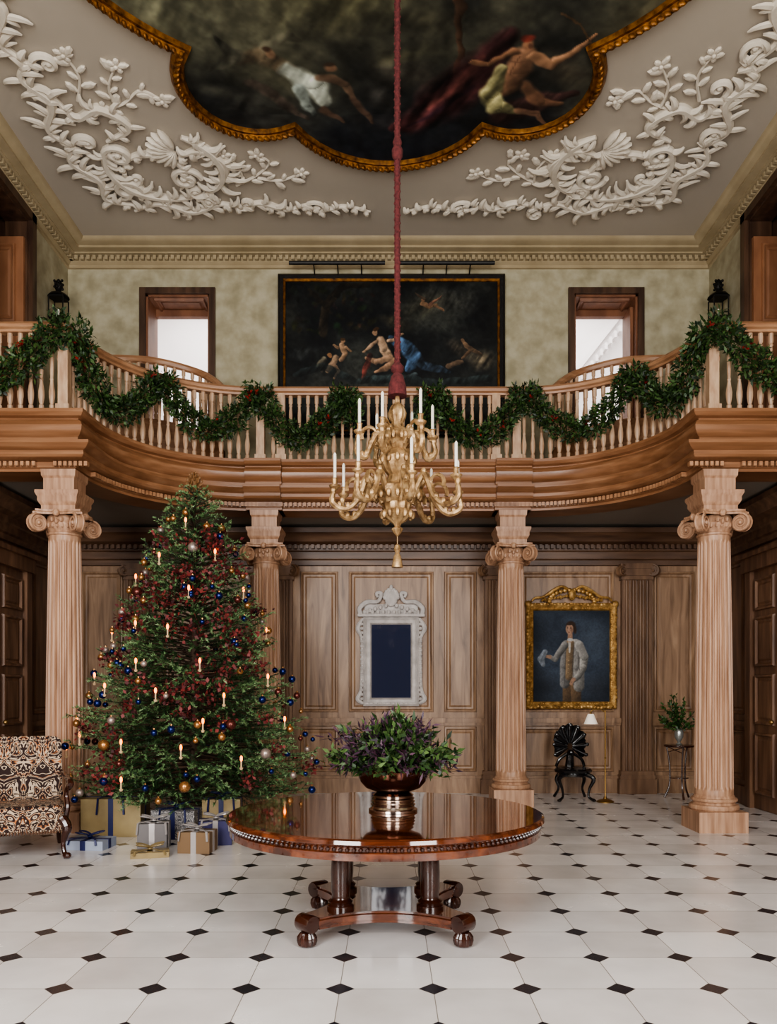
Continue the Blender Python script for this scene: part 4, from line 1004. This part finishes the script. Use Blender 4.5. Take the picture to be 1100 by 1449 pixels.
# ------------------------------------------------------------ floor lamp
b=B()
b.lathe([(.12,0.001),(.12,.012),(.09,.03),(.03,.045),(.02,.07),(.012,.09),(.011,.6),(.018,.61),(.011,.62),(.010,1.27),(.016,1.28),(.004,1.30)],20)
b.tube(smooth([(0,0,1.24),(-.06,0,1.28),(-.16,0,1.28),(-.2,0,1.25)],5),.009,8); b.lathe([(.02,1.19),(.012,1.25),(.005,1.26)],10,(-.2,0,0))
b.lathe([(.095,1.08),(.04,1.22),(.036,1.22),(.09,1.08)],24,(-.2,0,0),1,cap=False); b.ell((-.2,0,1.15),(.02,.02,.03),1)
o=b.obj('floor_lamp',[M_brass,M_shade]); o.location=(3.0,11.0,0)
b=B()
b.lathe([(.20,.745),(.205,.755),(.205,.77),(.19,.775)],28); b.lathe([(.13,.30),(.13,.31)],24)
for k in range(3):
    a=.5+k*2*pi/3; b.tube(smooth([(.17*math.cos(a),.17*math.sin(a),.745),(.13*math.cos(a),.13*math.sin(a),.5),(.13*math.cos(a),.13*math.sin(a),.2),(.2*math.cos(a),.2*math.sin(a),.015)],6),[.012,.012,.012,.016],8)
    b.tube([(.16*math.cos(a),.16*math.sin(a),.74),(.16*math.cos(a+2.09),.16*math.sin(a+2.09),.66)],.006,6)
o=b.obj('plant_stand',[M_mahod]); o.location=(4.13,11.3,0)
va=empty('vase_of_greenery'); b=B(); b.lathe([(.04,.777),(.045,.78),(.02,.81),(.03,.83),(.06,.88),(.065,.95),(.05,.99),(.06,1.01)],24,(4.13,11.3,0)); b.obj('vase',[mat('silvered_vase',(170,172,168),.25,.6)],va)
C=[];D=[]
b=B()
for k in range(30):
    a=R.uniform(0,2*pi);e=R.uniform(.15,1.35); l=R.uniform(.22,.38)*(1.1 if e>.9 else 1); d=np.array([math.cos(a)*math.cos(e),math.sin(a)*math.cos(e),math.sin(e)*1.3]); o0=np.array([4.13,11.3,.98])
    b.tube([o0,o0+d*l*.5,o0+d*l-np.array([0,0,.01])],.004,4)
    for j in range(18):
        t=R.uniform(.25,1); C.append(o0+d*l*t); D.append(d*.5+rng.normal(size=3)*.6)
b.obj('stems',[mat('stem',(50,60,34),.7)],va,recalc=False); rawmesh('leaves',leafquads(np.array(C),np.array(D),rng.uniform(.04,.07,len(C)),.03),4,[leafmat('vase_leaf',[(26,52,22),(64,100,44),(40,70,30)],.45)],None,va)
for s in (-1,1):
    b=B(); b.box(-.11,.11,-.11,.11,0,.03)
    b.box(-.10,.10,-.10,.10,.30,.325)
    for sx in (-1,1):
        for sy in (-1,1): b.tube([(sx*.1,sy*.1,.02),(sx*.1,sy*.1,.31)],.01,6)
    b.lathe([(.15,.325),(.12,.36),(.05,.40),(.03,.42),(.05,.44),(.06,.48),(.045,.54),(.015,.58)],12)
    for k in range(14): a=k*2.4; b.ell((.055*math.cos(a),.055*math.sin(a),.44+.009*k),(.02,.02,.02),0,6,4)
    b.lathe([(.012,.03),(.012,.16)],8,(0,0,0),1)
    b.tube(smooth([(0,0,0),(s*.06,0,-.1),(s*.165,0,-.12)],5),.014,6); b.box(s*.165-.012,s*.165+.003,-.04,.04,-.2,-.04)
    o=b.obj('wall_lantern',[M_iron,M_candle]); o.location=(s*(XW-.17),11.25,6.78)

# ------------------------------------------------------------ lights
def area(name,loc,rot,sx,sy,e,col=(1,1,1)):
    l=bpy.data.lights.new(name,'AREA'); l.shape='RECTANGLE'; l.size=sx; l.size_y=sy; l.energy=e; l.color=col
    o=bpy.data.objects.new(name,l); o.location=loc; o.rotation_euler=rot; bpy.context.scene.collection.objects.link(o); return o
for i,h in enumerate(WH):
    area('window_daylight_%d'%(i+1),((h[0]+h[1])/2,YF+.02,(h[2]+h[3])/2-(.4 if i!=1 else 0)),(math.radians(90),0,0),h[1]-h[0]-.1,(5.0 if i!=1 else 2.5),(680,150,500)[i],(1,.98,.955))
for i,h in enumerate(UD):
    area('landing_light_%d'%(i+1),((h[0]+h[1])/2,14.0,9.0),(0,0,0),2,2,120,(1,.97,.96))
w=bpy.data.worlds.new('sky'); bpy.context.scene.world=w; w.use_nodes=True
w.node_tree.nodes['Background'].inputs[0].default_value=(.8,.88,1,1); w.node_tree.nodes['Background'].inputs[1].default_value=1.0
# ------------------------------------------------------------ camera
cam=bpy.data.cameras.new('camera'); co=bpy.data.objects.new('camera',cam); bpy.context.scene.collection.objects.link(co)
cam.sensor_fit='HORIZONTAL'; cam.sensor_width=36; cam.lens=1125/1100*36; cam.shift_y=(978-724.5)/1100
co.location=(0,0,1.535); co.rotation_euler=(math.radians(90),0,0); cam.clip_start=.05
bpy.context.scene.camera=co
bpy.context.scene.view_settings.view_transform='AgX'
try: bpy.context.scene.view_settings.look='AgX - Medium High Contrast'
except Exception: pass
